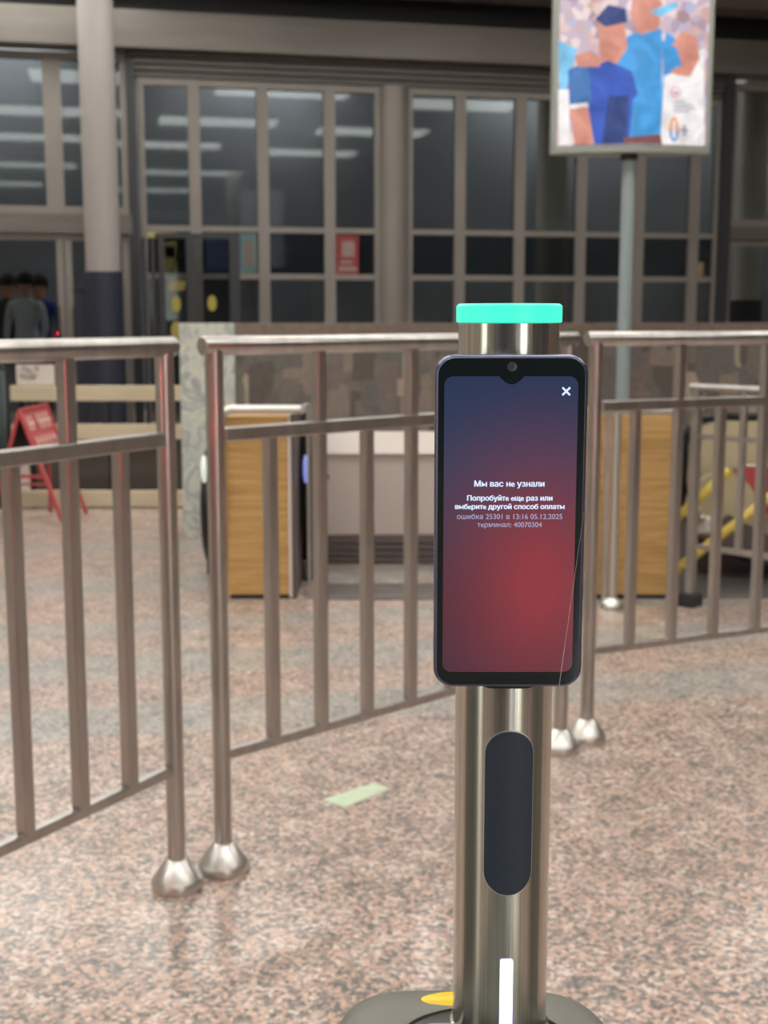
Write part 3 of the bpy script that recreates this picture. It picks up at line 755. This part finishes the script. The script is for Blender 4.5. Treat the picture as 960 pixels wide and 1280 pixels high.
# the picture: coloured shapes printed on the curved face
def pm(name, rgb, s=.62): 
    m = mat(name, rgb, .25, emit=rgb, es=s); m.node_tree.nodes['Principled BSDF'].inputs['Base Color'].default_value = tuple(c*.5 for c in s2l(rgb)[:3])+(1,)
    nt = m.node_tree; N = nt.nodes.new; tc = N('ShaderNodeTexCoord'); n = N('ShaderNodeTexNoise'); n.inputs['Scale'].default_value = 9; n.inputs['Detail'].default_value = 4; n.inputs['Distortion'].default_value = .8
    nt.links.new(tc.outputs['Object'], n.inputs['Vector']); q = N('ShaderNodeValToRGB'); q.color_ramp.elements[0].position = .3; q.color_ramp.elements[1].position = .7
    c = s2l(rgb); q.color_ramp.elements[0].color = tuple(x*.62 for x in c[:3])+(1,); q.color_ramp.elements[1].color = tuple(min(1,x*1.25+.03) for x in c[:3])+(1,)
    nt.links.new(n.outputs['Fac'], q.inputs[0]); nt.links.new(q.outputs[0], nt.nodes['Principled BSDF'].inputs['Emission Color'])
    return m
def crowd_mat():
    m = pm('crowd_print', (210,190,195)); nt = m.node_tree; N = nt.nodes.new; b = nt.nodes['Principled BSDF']
    tc = N('ShaderNodeTexCoord'); v = N('ShaderNodeTexVoronoi'); v.inputs['Scale'].default_value = 22
    nt.links.new(tc.outputs['Object'], v.inputs['Vector']); sp = N('ShaderNodeSeparateColor'); nt.links.new(v.outputs['Color'], sp.inputs[0])
    r = N('ShaderNodeValToRGB')
    els = [(0,(120,80,90)),(.2,(150,140,185)),(.4,(215,190,195)),(.6,(235,222,225)),(.8,(190,150,140)),(1,(150,170,215))]
    while len(r.color_ramp.elements) < len(els): r.color_ramp.elements.new(.5)
    for e,(p,c) in zip(r.color_ramp.elements, els): e.position=p; e.color=s2l(c)
    nt.links.new(sp.outputs[0], r.inputs[0]); nt.links.new(r.outputs[0], b.inputs['Emission Color']); return m
PMs = [crowd_mat(), pm('print_cyan',(66,150,215)), pm('print_blue',(48,84,180)), pm('print_navy',(40,60,120)), pm('print_skin',(205,140,125)),
       pm('print_white',(232,228,232)), pm('print_sky',(120,190,232)), pm('print_brown',(120,76,76)), pm('print_pink',(225,140,170)), pm('print_grey',(160,160,175)), pm('print_orange',(235,150,70)), pm('print_steel',(60,110,170))]
def to_local(px, py):
    r = ray(px,py); tt = PYY/r.y
    for _ in range(6):                               # meet the bulged face
        x = r.x*tt - cx; x = max(-hw, min(hw, x)); tt = (PYY + lens_y(x,-1))/r.y
    return x, CAM_Z + r.z*tt
def face_poly(bm, pts, mi, lift):
    # cut the outline into thin vertical strips so that it follows the curve
    P = [to_local(*p) for p in pts]; xs0, xs1 = min(p[0] for p in P), max(p[0] for p in P)
    n = max(8, int((xs1-xs0)/.010)); 
    def spans(x):
        zz = []
        for (xa,za),(xb_,zb_) in zip(P, P[1:]+P[:1]):
            if (xa <= x) != (xb_ <= x): zz.append(za + (zb_-za)*(x-xa)/(xb_-xa))
        return sorted(zz)
    for k in range(n):
        a = xs0+(xs1-xs0)*k/n; b = xs0+(xs1-xs0)*(k+1)/n
        sa, sb = spans(a+1e-6), spans(b-1e-6)
        for (z0,z1),(z2,z3) in zip(zip(sa[::2],sa[1::2]), zip(sb[::2],sb[1::2])):
            z0,z1,z2,z3 = [min(max(z, zb2+.002), zb+HB-.002) for z in (z0,z1,z2,z3)]
            q = [bm.verts.new((x, lens_y(x,-1)-lift, z)) for x,z in ((a,z0),(b,z2),(b,z3),(a,z1))]
            bm.faces.new(q).material_index = mi
def back_face(sg, nm):
    bm = bmesh.new(); n = 24
    for k in range(n):
        a = -hw+.028+(2*hw-.056)*k/n; b = -hw+.028+(2*hw-.056)*(k+1)/n
        bm.faces.new([bm.verts.new((x, lens_y(x,sg), z)) for x,z in ((a,zb2),(b,zb2),(b,zb+HB),(a,zb+HB))])
    return bm
bm = back_face(1,''); build('rear_face', bm, PMs[5], t)
bm = back_face(-1,'')
def ell(cx_, cy_, rx, ry, n=20): return [(cx_+rx*math.cos(2*PI*k/n), cy_+ry*math.sin(2*PI*k/n)) for k in range(n)]
shapes = [
 ([(698,50),(722,62),(708,112),(698,112)],6), ([(698,112),(712,112),(712,186),(698,186)],5),
 ([(826,92),(880,60),(880,188),(826,188)],5),
 # right person: cyan shirt, cap, neck, arm
 ([(765,60),(790,42),(826,36),(846,50),(850,88),(827,96),(827,170),(785,176),(765,120)],1),
 ([(790,-8),(812,-14),(828,4),(824,36),(800,44),(788,20)],4), ([(812,14),(846,2),(848,8),(824,22)],6),
 ([(838,58),(852,40),(872,46),(874,74),(862,96),(845,94),(828,84)],4), ([(826,50),(846,60),(852,82),(830,92)],1),
 # left person: blue polo, cap, skin
 ([(710,88),(732,78),(770,84),(792,110),(786,184),(738,184),(735,132),(712,136)],2),
 ([(712,86),(736,82),(740,130),(712,136)],11), ([(712,131),(735,128),(736,133),(712,138)],5),
 ([(712,137),(735,133),(743,184),(718,184)],4),
 ([(748,28),(780,28),(784,60),(768,84),(750,78)],4), ([(744,24),(760,6),(784,12),(784,28),(756,34)],3),
 ([(736,84),(760,76),(790,90),(797,118),(786,130),(768,118),(740,128)],2),
 ([(718,70),(736,64),(752,74),(750,84),(722,84)],4), ([(760,120),(786,120),(784,184),(752,184)],3),
 ([(778,172),(827,168),(827,186),(778,186)],7),
 (ell(844,115,6.5,7),8), (ell(844,115,4.8,5.2),5), (ell(844,116,3,2),9),
 ([(842,126),(856,127),(856,128.6),(842,127.6)],9), ([(840,130),(868,132),(868,133.6),(840,131.6)],9), ([(840,134),(871,136),(871,137.6),(840,135.6)],9), ([(840,138),(862,139.4),(862,141),(840,139.6)],9),
 (ell(842,162,6,15.5,24),10), ([(842+6*math.cos(PI*k/12), 164+13.5*math.sin(PI*k/12)) for k in range(13)],1), (ell(842,162,2.8,12,24),5), ([(849.5,161.5),(860.5,162),(860.5,165),(849.5,164.5)],9), ([(853.6,156.5),(856.6,156.5),(856.6,170),(853.6,170)],9),
 # heads of the crowd above
 ([(720,-60),(760,-60),(764,-20),(742,2),(722,-12)],4), ([(715,-70),(740,-90),(766,-66),(762,-52),(718,-52)],3), ([(786,-70),(826,-66),(832,-20),(800,-10),(784,-30)],4), ([(782,-84),(806,-100),(832,-82),(830,-60),(784,-62)],6),
]
for i,(p,mi) in enumerate(shapes): face_poly(bm, p, mi, .0006*(i+1)**.8+.001)
build('poster_face', bm, PMs, t, smooth=False)

# ------------------------------------------------------------------ wood clad ends of the escalators
def wood_end(x0, x1, ytop, ybot, label, arch=True):
    A = atz(x0, ybot); B = atz(x1, ybot); Y = (A.y+B.y)/2; wd = B.x-A.x
    h = atY(x0, ytop, Y).z
    t = empty('escalator_end_cabinet', (A.x+wd/2, Y, 0), label=label, cat='cabinet')
    bm = bmesh.new(); box(bm, -wd/2, wd/2, 0, .55, .02, h); build('wood_body', bm, M['wood'], t, smooth=False, bevel=.004)
    bm = bmesh.new(); box(bm, -wd/2+.01, wd/2-.01, .01, .55, 0, .02); build('plinth', bm, M['dark'], t, smooth=False)
    bm = bmesh.new(); box(bm, wd/2, wd/2+.012, -.006, .55, .01, h+.005); build('edge_trim', bm, M['pinklt'], t, smooth=False)
    bm = bmesh.new(); box(bm, wd/2+.012, wd/2+.03, .01, .55, .0, h+.005); build('side_channel', bm, M['ribbed'], t, smooth=False)
    return t, wd, h, Y
t, wd, h, Y = wood_end(285, 362, 520, 749, 'oak cabinet with a bent steel rail at the left escalator')
bm = bmesh.new(); r = .019; zt4 = h+.03
arc = [(-wd/2-.012+.05*(1-math.cos(a)), -.03, zt4-.05+.05*math.sin(a)) for a in [k*PI/16 for k in range(9)]]
tube(bm, [(-wd/2-.012,-.03,.3)] + arc + [(wd/2+.06,-.03,zt4)], r, 16)
tube(bm, [(wd/2+.06,-.03,zt4),(wd/2+.08,.15,zt4+.005)], [r,r*.5], 16)
build('bent_rail', bm, M['cap'], t)
bm = bmesh.new(); box(bm, wd/2+.082, wd/2+.094, .0, .02, 0, zt4); build('thin_upright', bm, M['tube'], t, smooth=False)
M['newel_blue'] = mat('newel_blue', (140,150,220), .3, emit=(120,135,205), es=.7)  # bluish shine on the newel, put in as emission
M['newel_white'] = mat('newel_white', (220,230,225), .3, emit=(200,215,208), es=.6)  # white highlight on the newel, put in as emission
def loop(px, ytop, ybot, Y, rw, label, lamp='blue'):  # lamp picks the tint of the painted shine
    """escalator handrail loop seen end on"""
    p = atY(px, ytop, Y); q = atY(px, ybot, Y); zc = (p.z+q.z)/2; hh = (p.z-q.z)/2
    t = empty('escalator_handrail', (p.x, Y, 0), label=label, cat='escalator handrail')
    bm = bmesh.new(); pts = []
    for k in range(17):
        a = PI/2 + PI*k/16; pts.append((0, .32+.32*math.cos(a), zc+hh*math.sin(a)*.93))
    tube(bm, [(0,1.0,zc+hh*.93)]+pts+[(0,1.0,zc-hh*.93)], rw, 16); build('rubber_belt', bm, M['black'], t)
    bm = bmesh.new(); prism(bm, [(.34+.27*math.cos(PI/2+PI*k/16), zc+hh*.84*math.sin(PI/2+PI*k/16)) for k in range(17)]+[(.98,zc-hh*.84),(.98,zc+hh*.84)], -rw*.45, rw*.45, lambda a,b,t_: (t_,a,b)); build('newel_panel', bm, M['cap'], t)
    bm = bmesh.new(); box(bm, -rw*.8, rw*.8, .15, .98, 0, max(.03,zc-hh*.8)); build('skirt', bm, M['dark'], t, smooth=False)
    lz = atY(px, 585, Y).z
    bm = bmesh.new(); tube(bm, [(.0,-rw-.012,lz-.06),(0,-rw-.02,lz-.02),(0,-rw-.02,lz+.03),(0,-rw-.008,lz+.06)], [.008,.013,.013,.008], 12); build('newel_lamp', bm, M['newel_'+lamp], t)  # glowing sliver standing in for the shine on the loop
    return t
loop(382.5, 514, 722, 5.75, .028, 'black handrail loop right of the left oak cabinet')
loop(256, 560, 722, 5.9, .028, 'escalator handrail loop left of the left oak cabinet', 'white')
t, wd, h, Y = wood_end(742, 834, 519, 749, 'oak cabinet behind the right barrier')

# slim double stanchion in front of the right oak cabinet
p = atz(765,760)
t = empty('stanchion', (p.x,p.y,0), label='slim double tube stanchion with a domed foot by the right oak cabinet', cat='stanchion')
ht = atY(765,517,p.y).z
bm = bmesh.new(); tube(bm, [(0,0,.02),(0,0,ht)], .019, 20); build('tube', bm, M['cap'], t)
bm = bmesh.new(); bar(bm, (-.032,.03,.0), (-.032,.03,ht), .02, .02); build('tube', bm, M['tube'], t, smooth=False)
bm = bmesh.new(); lathe(bm, [(0,0),(.05,0),(.05,.012),(.04,.03),(.019,.045)]); build('foot', bm, M['cap'], t)
bm = bmesh.new(); tube(bm, [(-.1,0,ht+.01),(.27,0,ht+.01)], .016, 16); build('top_rail', bm, M['tube'], t)

# pale closing panel between the escalator ends
Yp = 6.35
A = atY(398,668,Yp); B = atY(742,668,Yp); zt5 = atY(400,541,Yp).z; zm = atY(400,566,Yp).z
t = empty('closing_panel', ((A.x+B.x)/2, Yp, 0), label='pale pinkish grey sheet panel closing the escalator between the oak cabinets', cat='panel')
hw2 = (B.x-A.x)/2
bm = bmesh.new(); 
vv = prism(bm, [(.0,A.z),(.012,zm),(.06,zm+.002),(.06,A.z)], -hw2, hw2, lambda a,b,t_: (t_,a,b)); build('sheet', bm, M['pinkish'], t, smooth=False)
bm = bmesh.new(); prism(bm, [(-.01,zm-.004),(.05,zt5),(.08,zt5),(.08,zm-.004)], -hw2, hw2, lambda a,b,t_: (t_,a,b)); build('upper_flange', bm, M['pinklt'], t, smooth=False)
bm = bmesh.new(); n = 9; zz0 = 0.0
for k in range(n): box(bm, -hw2+.02, hw2, -.03 - (k%2)*.012, .05, A.z*k/n, A.z*(k+1)/n)
build('ribbed_skirt', bm, M['ribbed'], t, smooth=False)
bm = bmesh.new(); bar(bm, (-hw2+.02,-.03,zm-.13), (-hw2+.05,-.08,zm-.11), .02,.02); build('latch', bm, M['black'], t, smooth=False)
# landing plates
def plate(x0,x1,y0,y1,label):
    a = atz(x0,y1); b = atz(x1,y1); Y1 = atz(x0,y0).y
    bm = bmesh.new(); box(bm, a.x, b.x, a.y, Y1, .0005, .008); o = build('landing_plate', bm, M['plate'], smooth=False, bevel=.002)
    return tag(o, label, 'floor plate')
plate(405, 745, 731, 750, 'steel landing plate on the floor between the oak cabinets')
plate(850, 1080, 712, 748, 'dark steel landing plate behind the right barrier')

# ------------------------------------------------------------------ far grey barrier, yellow bars, right escalator end
A = atz(862,757); ztp = atY(862,484,A.y).z
B = Vector((atY(1010,700,5.0).x, 5.0, 0)); d = B-A; rz = math.atan2(d.y,d.x); Lg = d.length
t = empty('crowd_barrier', (A.x,A.y,0), rz, label='low grey barrier with a square foot, furthest back on the right', cat='barrier')
bm = bmesh.new(); tube(bm, [(-.03,0,ztp),(Lg,0,ztp)], .016, 16); build('top_rail', bm, M['tube'], t)
for nm, py in (('middle_rail',545),('bottom_rail',682)):
    z_ = atY(862,py,A.y).z; bm = bmesh.new(); bar(bm, (0,0,z_),(Lg,0,z_), .022,.022); build(nm, bm, M['tube'], t, smooth=False)
for s in (0,Lg):
    bm = bmesh.new(); bar(bm, (s,0,.05),(s,0,ztp), .034,.034); build('post', bm, M['tube'], t, smooth=False)
    bm = bmesh.new(); box(bm, s-.04, s+.04, -.04, .04, 0, .055); build('square_foot', bm, M['dark'], t, smooth=False, bevel=.004)
zlo = atY(862,682,A.y).z
for s in (.22,.4,.58):
    if s < Lg-.05:
        bm = bmesh.new(); bar(bm, (s,0,zlo),(s,0,ztp), .024,.024); build('baluster', bm, M['tube'], t, smooth=False)
# yellow folding barrier
Yy = 5.75
def P2(px,py,Y=Yy): return atY(px,py,Y)
a = P2(847,648)
t = empty('folding_barrier', (a.x, Yy, 0), label='folding barrier of slanting yellow tubes behind the grey barrier on the right', cat='barrier')
def loc_(p): return (p.x-a.x, p.y-Yy, p.z)
for q0, q1 in (((845,648),(912,588)), ((843,714),(975,612))):
    bm = bmesh.new(); tube(bm, [loc_(P2(*q0)), loc_(P2(*q1))], .022, 14); build('yellow_tube', bm, M['yelbar'], t)
for px in (848,):
    bm = bmesh.new(); bar(bm, (loc_(P2(px,520))[0],0,.009), (loc_(P2(px,520))[0],0,P2(px,560).z), .02,.02); build('upright', bm, M['dark'], t, smooth=False)
bm = bmesh.new(); xx = loc_(P2(1000,600))[0]; bar(bm, (xx,0,.009),(xx,0,P2(1000,560).z), .02,.02); build('upright', bm, M['dark'], t, smooth=False)
# right escalator newel
Ye = 6.0
def E(px,py,dy=0): p = atY(px,py,Ye); return Vector((p.x, Ye+dy, p.z))
o0 = E(900,700)
t = empty('escalator_balustrade', (o0.x, Ye, 0), label='beige escalator balustrade with a black handrail at the right edge', cat='escalator')
def rel(p): return (p.x-o0.x, p.y-Ye, p.z)
out_ = [(1060,535),(960,527),(900,527),(874,537),(864,560),(860,600),(864,640),(880,662),(900,674),(960,700),(1060,728)]
bm = bmesh.new()
A_ = [bm.verts.new(rel(E(x,y,.02))) for x,y in out_]; B_ = [bm.verts.new(rel(E(x,y,.07))) for x,y in out_]; n = len(out_)
for k in range(n): bm.faces.new((A_[k],A_[(k+1)%n],B_[(k+1)%n],B_[k]))
bm.faces.new(A_); bm.faces.new(B_); build('side_panel', bm, M['beige'], t, smooth=False)
bm = bmesh.new(); tube(bm, [rel(E(x,y,.045)) for x,y in ((1060,530),(960,522),(910,520),(880,524),(864,536),(857,560),(855,600),(858,640),(872,662),(898,672),(960,698),(1060,726))], .022, 14); build('handrail_belt', bm, M['black'], t)
bm = bmesh.new(); c_ = E(897,632,-.0); rr = 44/F_PX*6.0; lathe(bm, [(0,-.02),(rr,-.02),(rr,.02),(0,.02)], 40)
bmesh.ops.rotate(bm, verts=bm.verts, matrix=Matrix.Rotation(PI/2,3,'X')); bmesh.ops.translate(bm, verts=bm.verts, vec=rel(Vector((c_.x,c_.y-.05,c_.z)))); build('round_cover', bm, M['beige'], t)
bm = bmesh.new(); pts_ = [(880,655),(905,640),(960,668),(1060,705),(1060,736),(960,712),(895,690)]
A_ = [bm.verts.new(rel(E(x,y,-.09))) for x,y in pts_]; B_ = [bm.verts.new(rel(E(x,y,-.04))) for x,y in pts_]; n = len(pts_)
for k in range(n): bm.faces.new((A_[k],A_[(k+1)%n],B_[(k+1)%n],B_[k]))
bm.faces.new(A_); bm.faces.new(B_); build('skirt_panel', bm, M['ribbed'], t, smooth=False)
bm = bmesh.new(); tube(bm, [rel(E(x,y,-.1)) for x,y in ((895,682),(960,704),(1060,728))], .022, 12); build('lower_belt', bm, M['black'], t)
bm = bmesh.new(); c_ = E(873,650,-.1); box(bm, c_.x-o0.x-.045, c_.x-o0.x+.045, -.13, -.05, c_.z-.05, c_.z+.03); build('entry_box', bm, M['pinklt'], t, smooth=False, bevel=.012)
bm = bmesh.new(); c_ = E(868,641,-.1); lathe(bm, [(0,.02),(.014,.014),(.02,0),(.014,-.014),(0,-.02)], 20); bmesh.ops.translate(bm, verts=bm.verts, vec=(c_.x-o0.x,-.14,c_.z)); build('inlet_lamp', bm, M['cap'], t)
bm = bmesh.new(); box(bm, -.12, .9, .09, .5, .009, .3); build('truss_cover', bm, M['ribbed'], t, smooth=False)
# red banner on the far side of the balustrade
a = atY(902,577,6.22); b = atY(1040,632,6.22)
t = empty('warning_banner', ((a.x+b.x)/2, 6.22, 0), label='red warning banner with white letters beside the beige balustrade', cat='banner')
hwb = (b.x-a.x)/2
bm = bmesh.new(); prism(bm, [(-hwb,a.z-.01),(-hwb+.03,a.z),(hwb,a.z),(hwb,b.z),(-hwb+.14,b.z),(-hwb+.02,a.z-.06)], -.24, -.225, lambda p_,q_,t_: (p_,t_,q_)); build('board', bm, M['red'], t, smooth=False)
bm = bmesh.new(); tube(bm, [(-hwb,-.232,a.z+.006),(hwb,-.232,a.z+.006)], .007, 10); build('edge_tube', bm, M['cap'], t)
for s in (hwb-.04,):
    bm = bmesh.new(); tube(bm, [(s,-.216,0),(s,-.216,a.z)], .008, 10); build('support', bm, M['dark'], t)
c1 = atY(926,600,5.9)
o = text_mesh('АТЕ', 'lettering', M['redlt'], width=15/F_PX*5.9); o.parent = t; o.location = (c1.x-t.location.x, -.2415, c1.z); o.rotation_euler=(PI/2,0,0)

# ------------------------------------------------------------------ boards of the cream hoarding, left
Yb = 8.25
xa, xb_ = atY(14,500,Yb).x, wo.x+.02
t = empty('board_fence', ((xa+xb_)/2, Yb, 0), label='low fence of cream boards on thin black posts, left of the marble', cat='fence')
hwf = (xb_-xa)/2
for y0,y1,x0 in ((482,501,0),(530,549,0),(613,633,0)):
    za, zb_ = atY(100,y0,Yb).z, atY(100,y1,Yb).z
    bm = bmesh.new(); box(bm, -hwf, hwf, -.02, .02, max(zb_,.01), za); build('board', bm, M['cream'], t, smooth=False, bevel=.003)
for px in (37, 135, 215):
    x = atY(px,500,Yb).x-(xa+xb_)/2
    bm = bmesh.new(); box(bm, x-.012, x+.012, .02, .045, 0, atY(100,482,Yb).z); build('post', bm, M['black'], t, smooth=False)
# paper notice above
a = atY(20,481,Yb); b = atY(66,456,Yb)
t = empty('notice', ((a.x+b.x)/2, Yb+.03, a.z), label='pale notice with dark scrawl above the top cream board', cat='notice')
hwn = (b.x-a.x)/2
bm = bmesh.new(); box(bm, -hwn, hwn, -.012, .012, 0, b.z-a.z); build('sheet', bm, M['pinklt'], t, smooth=False)
bm = bmesh.new(); random.seed(8)
for k in range(7):
    x = -hwn+.02+k*.016; z = random.uniform(.03,.1)
    tube(bm, [(x,-.014,z),(x+.012,-.014,z+.03),(x+.02,-.014,z-.01),(x+.03,-.014,z+.015)], .0025, 6)
build('scrawl', bm, M['dark'], t)
t = empty('low_dark_panel', ((xa+xb_)/2, 8.75, 0), label='low dark grey panel standing behind the cream boards', cat='cabinet')  # low dark panel filling the gap behind the boards
hc = atY(100,546,8.6).z
bm = bmesh.new(); box(bm, -hwf, hwf-.05, -.15, .15, .04, hc-.02); build('body', bm, M['fascia'], t, smooth=False, bevel=.004)
bm = bmesh.new(); box(bm, -hwf-.01, hwf-.04, -.16, .16, hc-.02, hc); build('top', bm, M['dark'], t, smooth=False)
bm = bmesh.new(); box(bm, -hwf+.02, hwf-.07, -.13, .14, 0, .04); build('plinth', bm, M['black'], t, smooth=False)
# teal-grey sheet at the far left edge
a = atz(-16,648); b = atz(14,648)
t = empty('folded_sheet', ((a.x+b.x)/2, a.y, 0), label='grey teal sheet hanging on a stand at the left edge', cat='sheet')
hs = atY(0,462,a.y).z; hwx = (b.x-a.x)/2
bm = bmesh.new(); n = 24; F_ = []
for z in (.06, hs*.5, hs):
    F_.append([bm.verts.new((-hwx+2*hwx*k/n*(1 if z>hs*.3 else .9), .018*math.sin(k*1.3), z)) for k in range(n+1)])
for q,s in zip(F_,F_[1:]):
    for k in range(n): bm.faces.new((q[k],q[k+1],s[k+1],s[k]))
o = build('sheet', bm, M['teal'], t); sm = o.modifiers.new('thick','SOLIDIFY'); sm.thickness = .004
bm = bmesh.new(); tube(bm, [(-hwx-.02,0,hs+.012),(hwx+.01,0,hs+.012)], .012, 10); tube(bm, [(-hwx-.01,.03,0),(-hwx-.01,.03,hs)], .01, 10); tube(bm, [(hwx-.0,.03,0),(hwx-.0,.03,hs)], .01, 10); build('stand', bm, M['dark'], t)

# red folding sign
fl = atz(78,656); Ys = fl.y
def Q(px,py,Y=Ys): return atY(px,py,Y)
t = empty('folding_sign', (Q(40,600).x, Ys, 0), label='red folding A-frame sign with faded white lettering, left of the barrier post', cat='sign')
def rq(px,py,dy=0): p = Q(px,py,Ys+dy); return Vector((p.x-t.location.x, dy, p.z))
# two leaves hinged at the slanting top edge
ap0, ap1 = rq(24,514,.18), rq(58,506,.55)
f0, f1 = rq(80,657,0), None
f0 = Vector((f0.x,0,0.0)); 
rear0 = rq(108,642,0); 
fB = Vector((rq(108,640,.45).x, .45, 0)); fL = Vector((rq(-12,650,.1).x, .1, 0)); fLb = Vector((fL.x+.25, .55, 0))
for p0,p1,nm in ((ap0,f0,'frame_leg'),(ap1,fB,'frame_leg'),(ap0,fL,'frame_leg'),(ap1,fLb,'frame_leg')):
    bm = bmesh.new(); bar(bm, p0, p1, .02, .02); build(nm, bm, M['red'], t, smooth=False)
bm = bmesh.new(); bar(bm, ap0, ap1, .022,.022)
k_ = .58; bar(bm, ap0.lerp(fL,k_), ap0.lerp(f0,k_), .018,.018); bar(bm, ap0.lerp(fL,k_+.07), ap0.lerp(f0,k_+.07), .012,.012); build('cross_bar', bm, M['red'], t, smooth=False)
kk = .40
def quad(p0,p1,p2,p3,th):
    bm = bmesh.new(); nrm = (p1-p0).cross(p3-p0).normalized()*th
    A_ = [bm.verts.new(p) for p in (p0,p1,p2,p3)]; B_ = [bm.verts.new(p+nrm) for p in (p0,p1,p2,p3)]
    for k in range(4): bm.faces.new((A_[k],A_[(k+1)%4],B_[(k+1)%4],B_[k]))
    bm.faces.new(A_); bm.faces.new(B_); return bm
face = (ap0, ap1, ap1.lerp(fB,kk), ap0.lerp(f0,kk))
bm = quad(*face, .008); pnl = build('sign_face', bm, M['redp'], t, smooth=False)
nrm = (face[1]-face[0]).cross(face[3]-face[0]).normalized()
if nrm.y > 0: nrm = -nrm
def on(u,v): return face[0].lerp(face[1],u).lerp(face[3].lerp(face[2],u), v) + nrm*.011
bm = bmesh.new()
def glyph(u0,u1,v0,v1):
    bm.faces.new([bm.verts.new(on(*q)) for q in ((u0,v0),(u1,v0),(u1,v1),(u0,v1))])
for u in (.08,.2, .44,.56,.68,.8): glyph(u,u+.045,.14,.48); glyph(u,u+.1,.28,.34)
for u in (.14,.3,.46,.62,.78): glyph(u,u+.05,.6,.84); glyph(u,u+.11,.68,.73)
build('faded_lettering', bm, M['redlt'], pnl, smooth=False)
back = (ap0 + Vector((0,.012,0)), ap1+ Vector((0,.012,0)), ap1.lerp(fLb,kk), ap0.lerp(fL,kk))
bm = quad(*back, .006); build('black_leaf', bm, M['blackboard'], t, smooth=False)

# ------------------------------------------------------------------ sticker on the floor
cs_ = [atz(*q) for q in ((403,1000),(467,979),(488,986),(430,1010))]
bm = bmesh.new(); A_ = [bm.verts.new((p.x,p.y,.0004)) for p in cs_]; B_ = [bm.verts.new((p.x,p.y,.0014)) for p in cs_]
for k in range(4): bm.faces.new((A_[k],A_[(k+1)%4],B_[(k+1)%4],B_[k]))
bm.faces.new(A_); bm.faces.new(B_)
tag(build('floor_sticker', bm, M['sticker'], smooth=False), 'pale green rectangular sticker lying on the granite floor', 'sticker')

# ------------------------------------------------------------------ people beyond the left doors
def person(px, Y, col, label, h=1.72, bag=False):
    x = atY(px,400,Y).x
    t = empty('person', (x,Y,0), random.uniform(-.4,.4), label=label, cat='person')
    J = {'pel':(0,0,.95),'chest':(0,0,1.28),'neck':(0,0,1.46),'head':(0,0,1.6),'top':(0,0,1.7),
         'ls':(-.18,0,1.4),'le':(-.24,0,1.13),'lh':(-.24,-.06,.88),'rs':(.18,0,1.4),'re':(.24,0,1.13),'rh':(.22,-.12,.9),
         'lhip':(-.09,0,.9),'lk':(-.1,-.02,.5),'la':(-.1,0,.08),'lf':(-.1,-.14,.04),'rhip':(.09,0,.9),'rk':(.1,-.02,.5),'ra':(.1,0,.08),'rf':(.1,-.14,.04)}
    R_ = dict(pel=.14,chest=.15,neck=.06,head=.1,top=.07,ls=.07,le=.048,lh=.035,rs=.07,re=.048,rh=.035,lhip=.09,lk=.06,la=.045,lf=.04,rhip=.09,rk=.06,ra=.045,rf=.04)
    Eg = [('pel','chest'),('chest','neck'),('neck','head'),('head','top'),('chest','ls'),('ls','le'),('le','lh'),('chest','rs'),('rs','re'),('re','rh'),
          ('pel','lhip'),('lhip','lk'),('lk','la'),('la','lf'),('pel','rhip'),('rhip','rk'),('rk','ra'),('ra','rf')]
    ks = list(J); me = bpy.data.meshes.new('body'); me.from_pydata([J[k] for k in ks], [(ks.index(a),ks.index(b)) for a,b in Eg], [])
    o = bpy.data.objects.new('body', me); C.objects.link(o); o.parent = t
    sk = o.modifiers.new('skin','SKIN'); sub = o.modifiers.new('sub','SUBSURF'); sub.levels = 1; sub.render_levels = 1
    for i,k in enumerate(ks): me.skin_vertices[0].data[i].radius = (R_[k],R_[k]*.85)
    me.skin_vertices[0].data[0].use_root = True
    bpy.context.view_layer.update(); dg = bpy.context.evaluated_depsgraph_get(); m2 = bpy.data.meshes.new_from_object(o.evaluated_get(dg))
    o.modifiers.clear(); o.data = m2; m2.materials.clear()
    for mm in (M[col], M['skin'], M['cloth_d']): m2.materials.append(mm)
    for p in m2.polygons:
        c = p.center; p.use_smooth = True
        p.material_index = 1 if (c.z > 1.47 or (c.z < .92 and abs(c.x) > .19)) else (2 if c.z < .9 else 0)
    bm = bmesh.new(); bmesh.ops.create_uvsphere(bm, u_segments=16, v_segments=10, radius=.115)
    for v in bm.verts: v.co = Vector((v.co.x*.92, v.co.y*.95+.02, v.co.z+1.645))
    bmesh.ops.delete(bm, geom=[v for v in bm.verts if v.co.z < 1.60 and v.co.y < .03], context='VERTS')
    build('hair', bm, M['hair'], t)
    if bag:
        bm = bmesh.new(); box(bm, .12,.34,-.18,-.08,.55,.78); tube(bm,[(.16,-.13,.78),(.19,-.13,.875),(.26,-.13,.875),(.3,-.13,.78)],.008,8)
        b_ = build('handbag', bm, M['rb'], None, smooth=False, bevel=.02); b_.location = t.location; b_.rotation_euler = t.rotation_euler
        tag(b_, 'small red handbag held by the person beyond the left door', 'bag')
    return t
random.seed(3)
person(33, 14.9, 'cloth_w', 'person in a white shirt standing beyond the left glass door', bag=True)
person(12, 15.4, 'cloth_d', 'person in a dark coat beyond the left glass door, at the edge')
person(50, 15.6, 'cloth_b', 'person in a blue jacket beyond the left glass door')
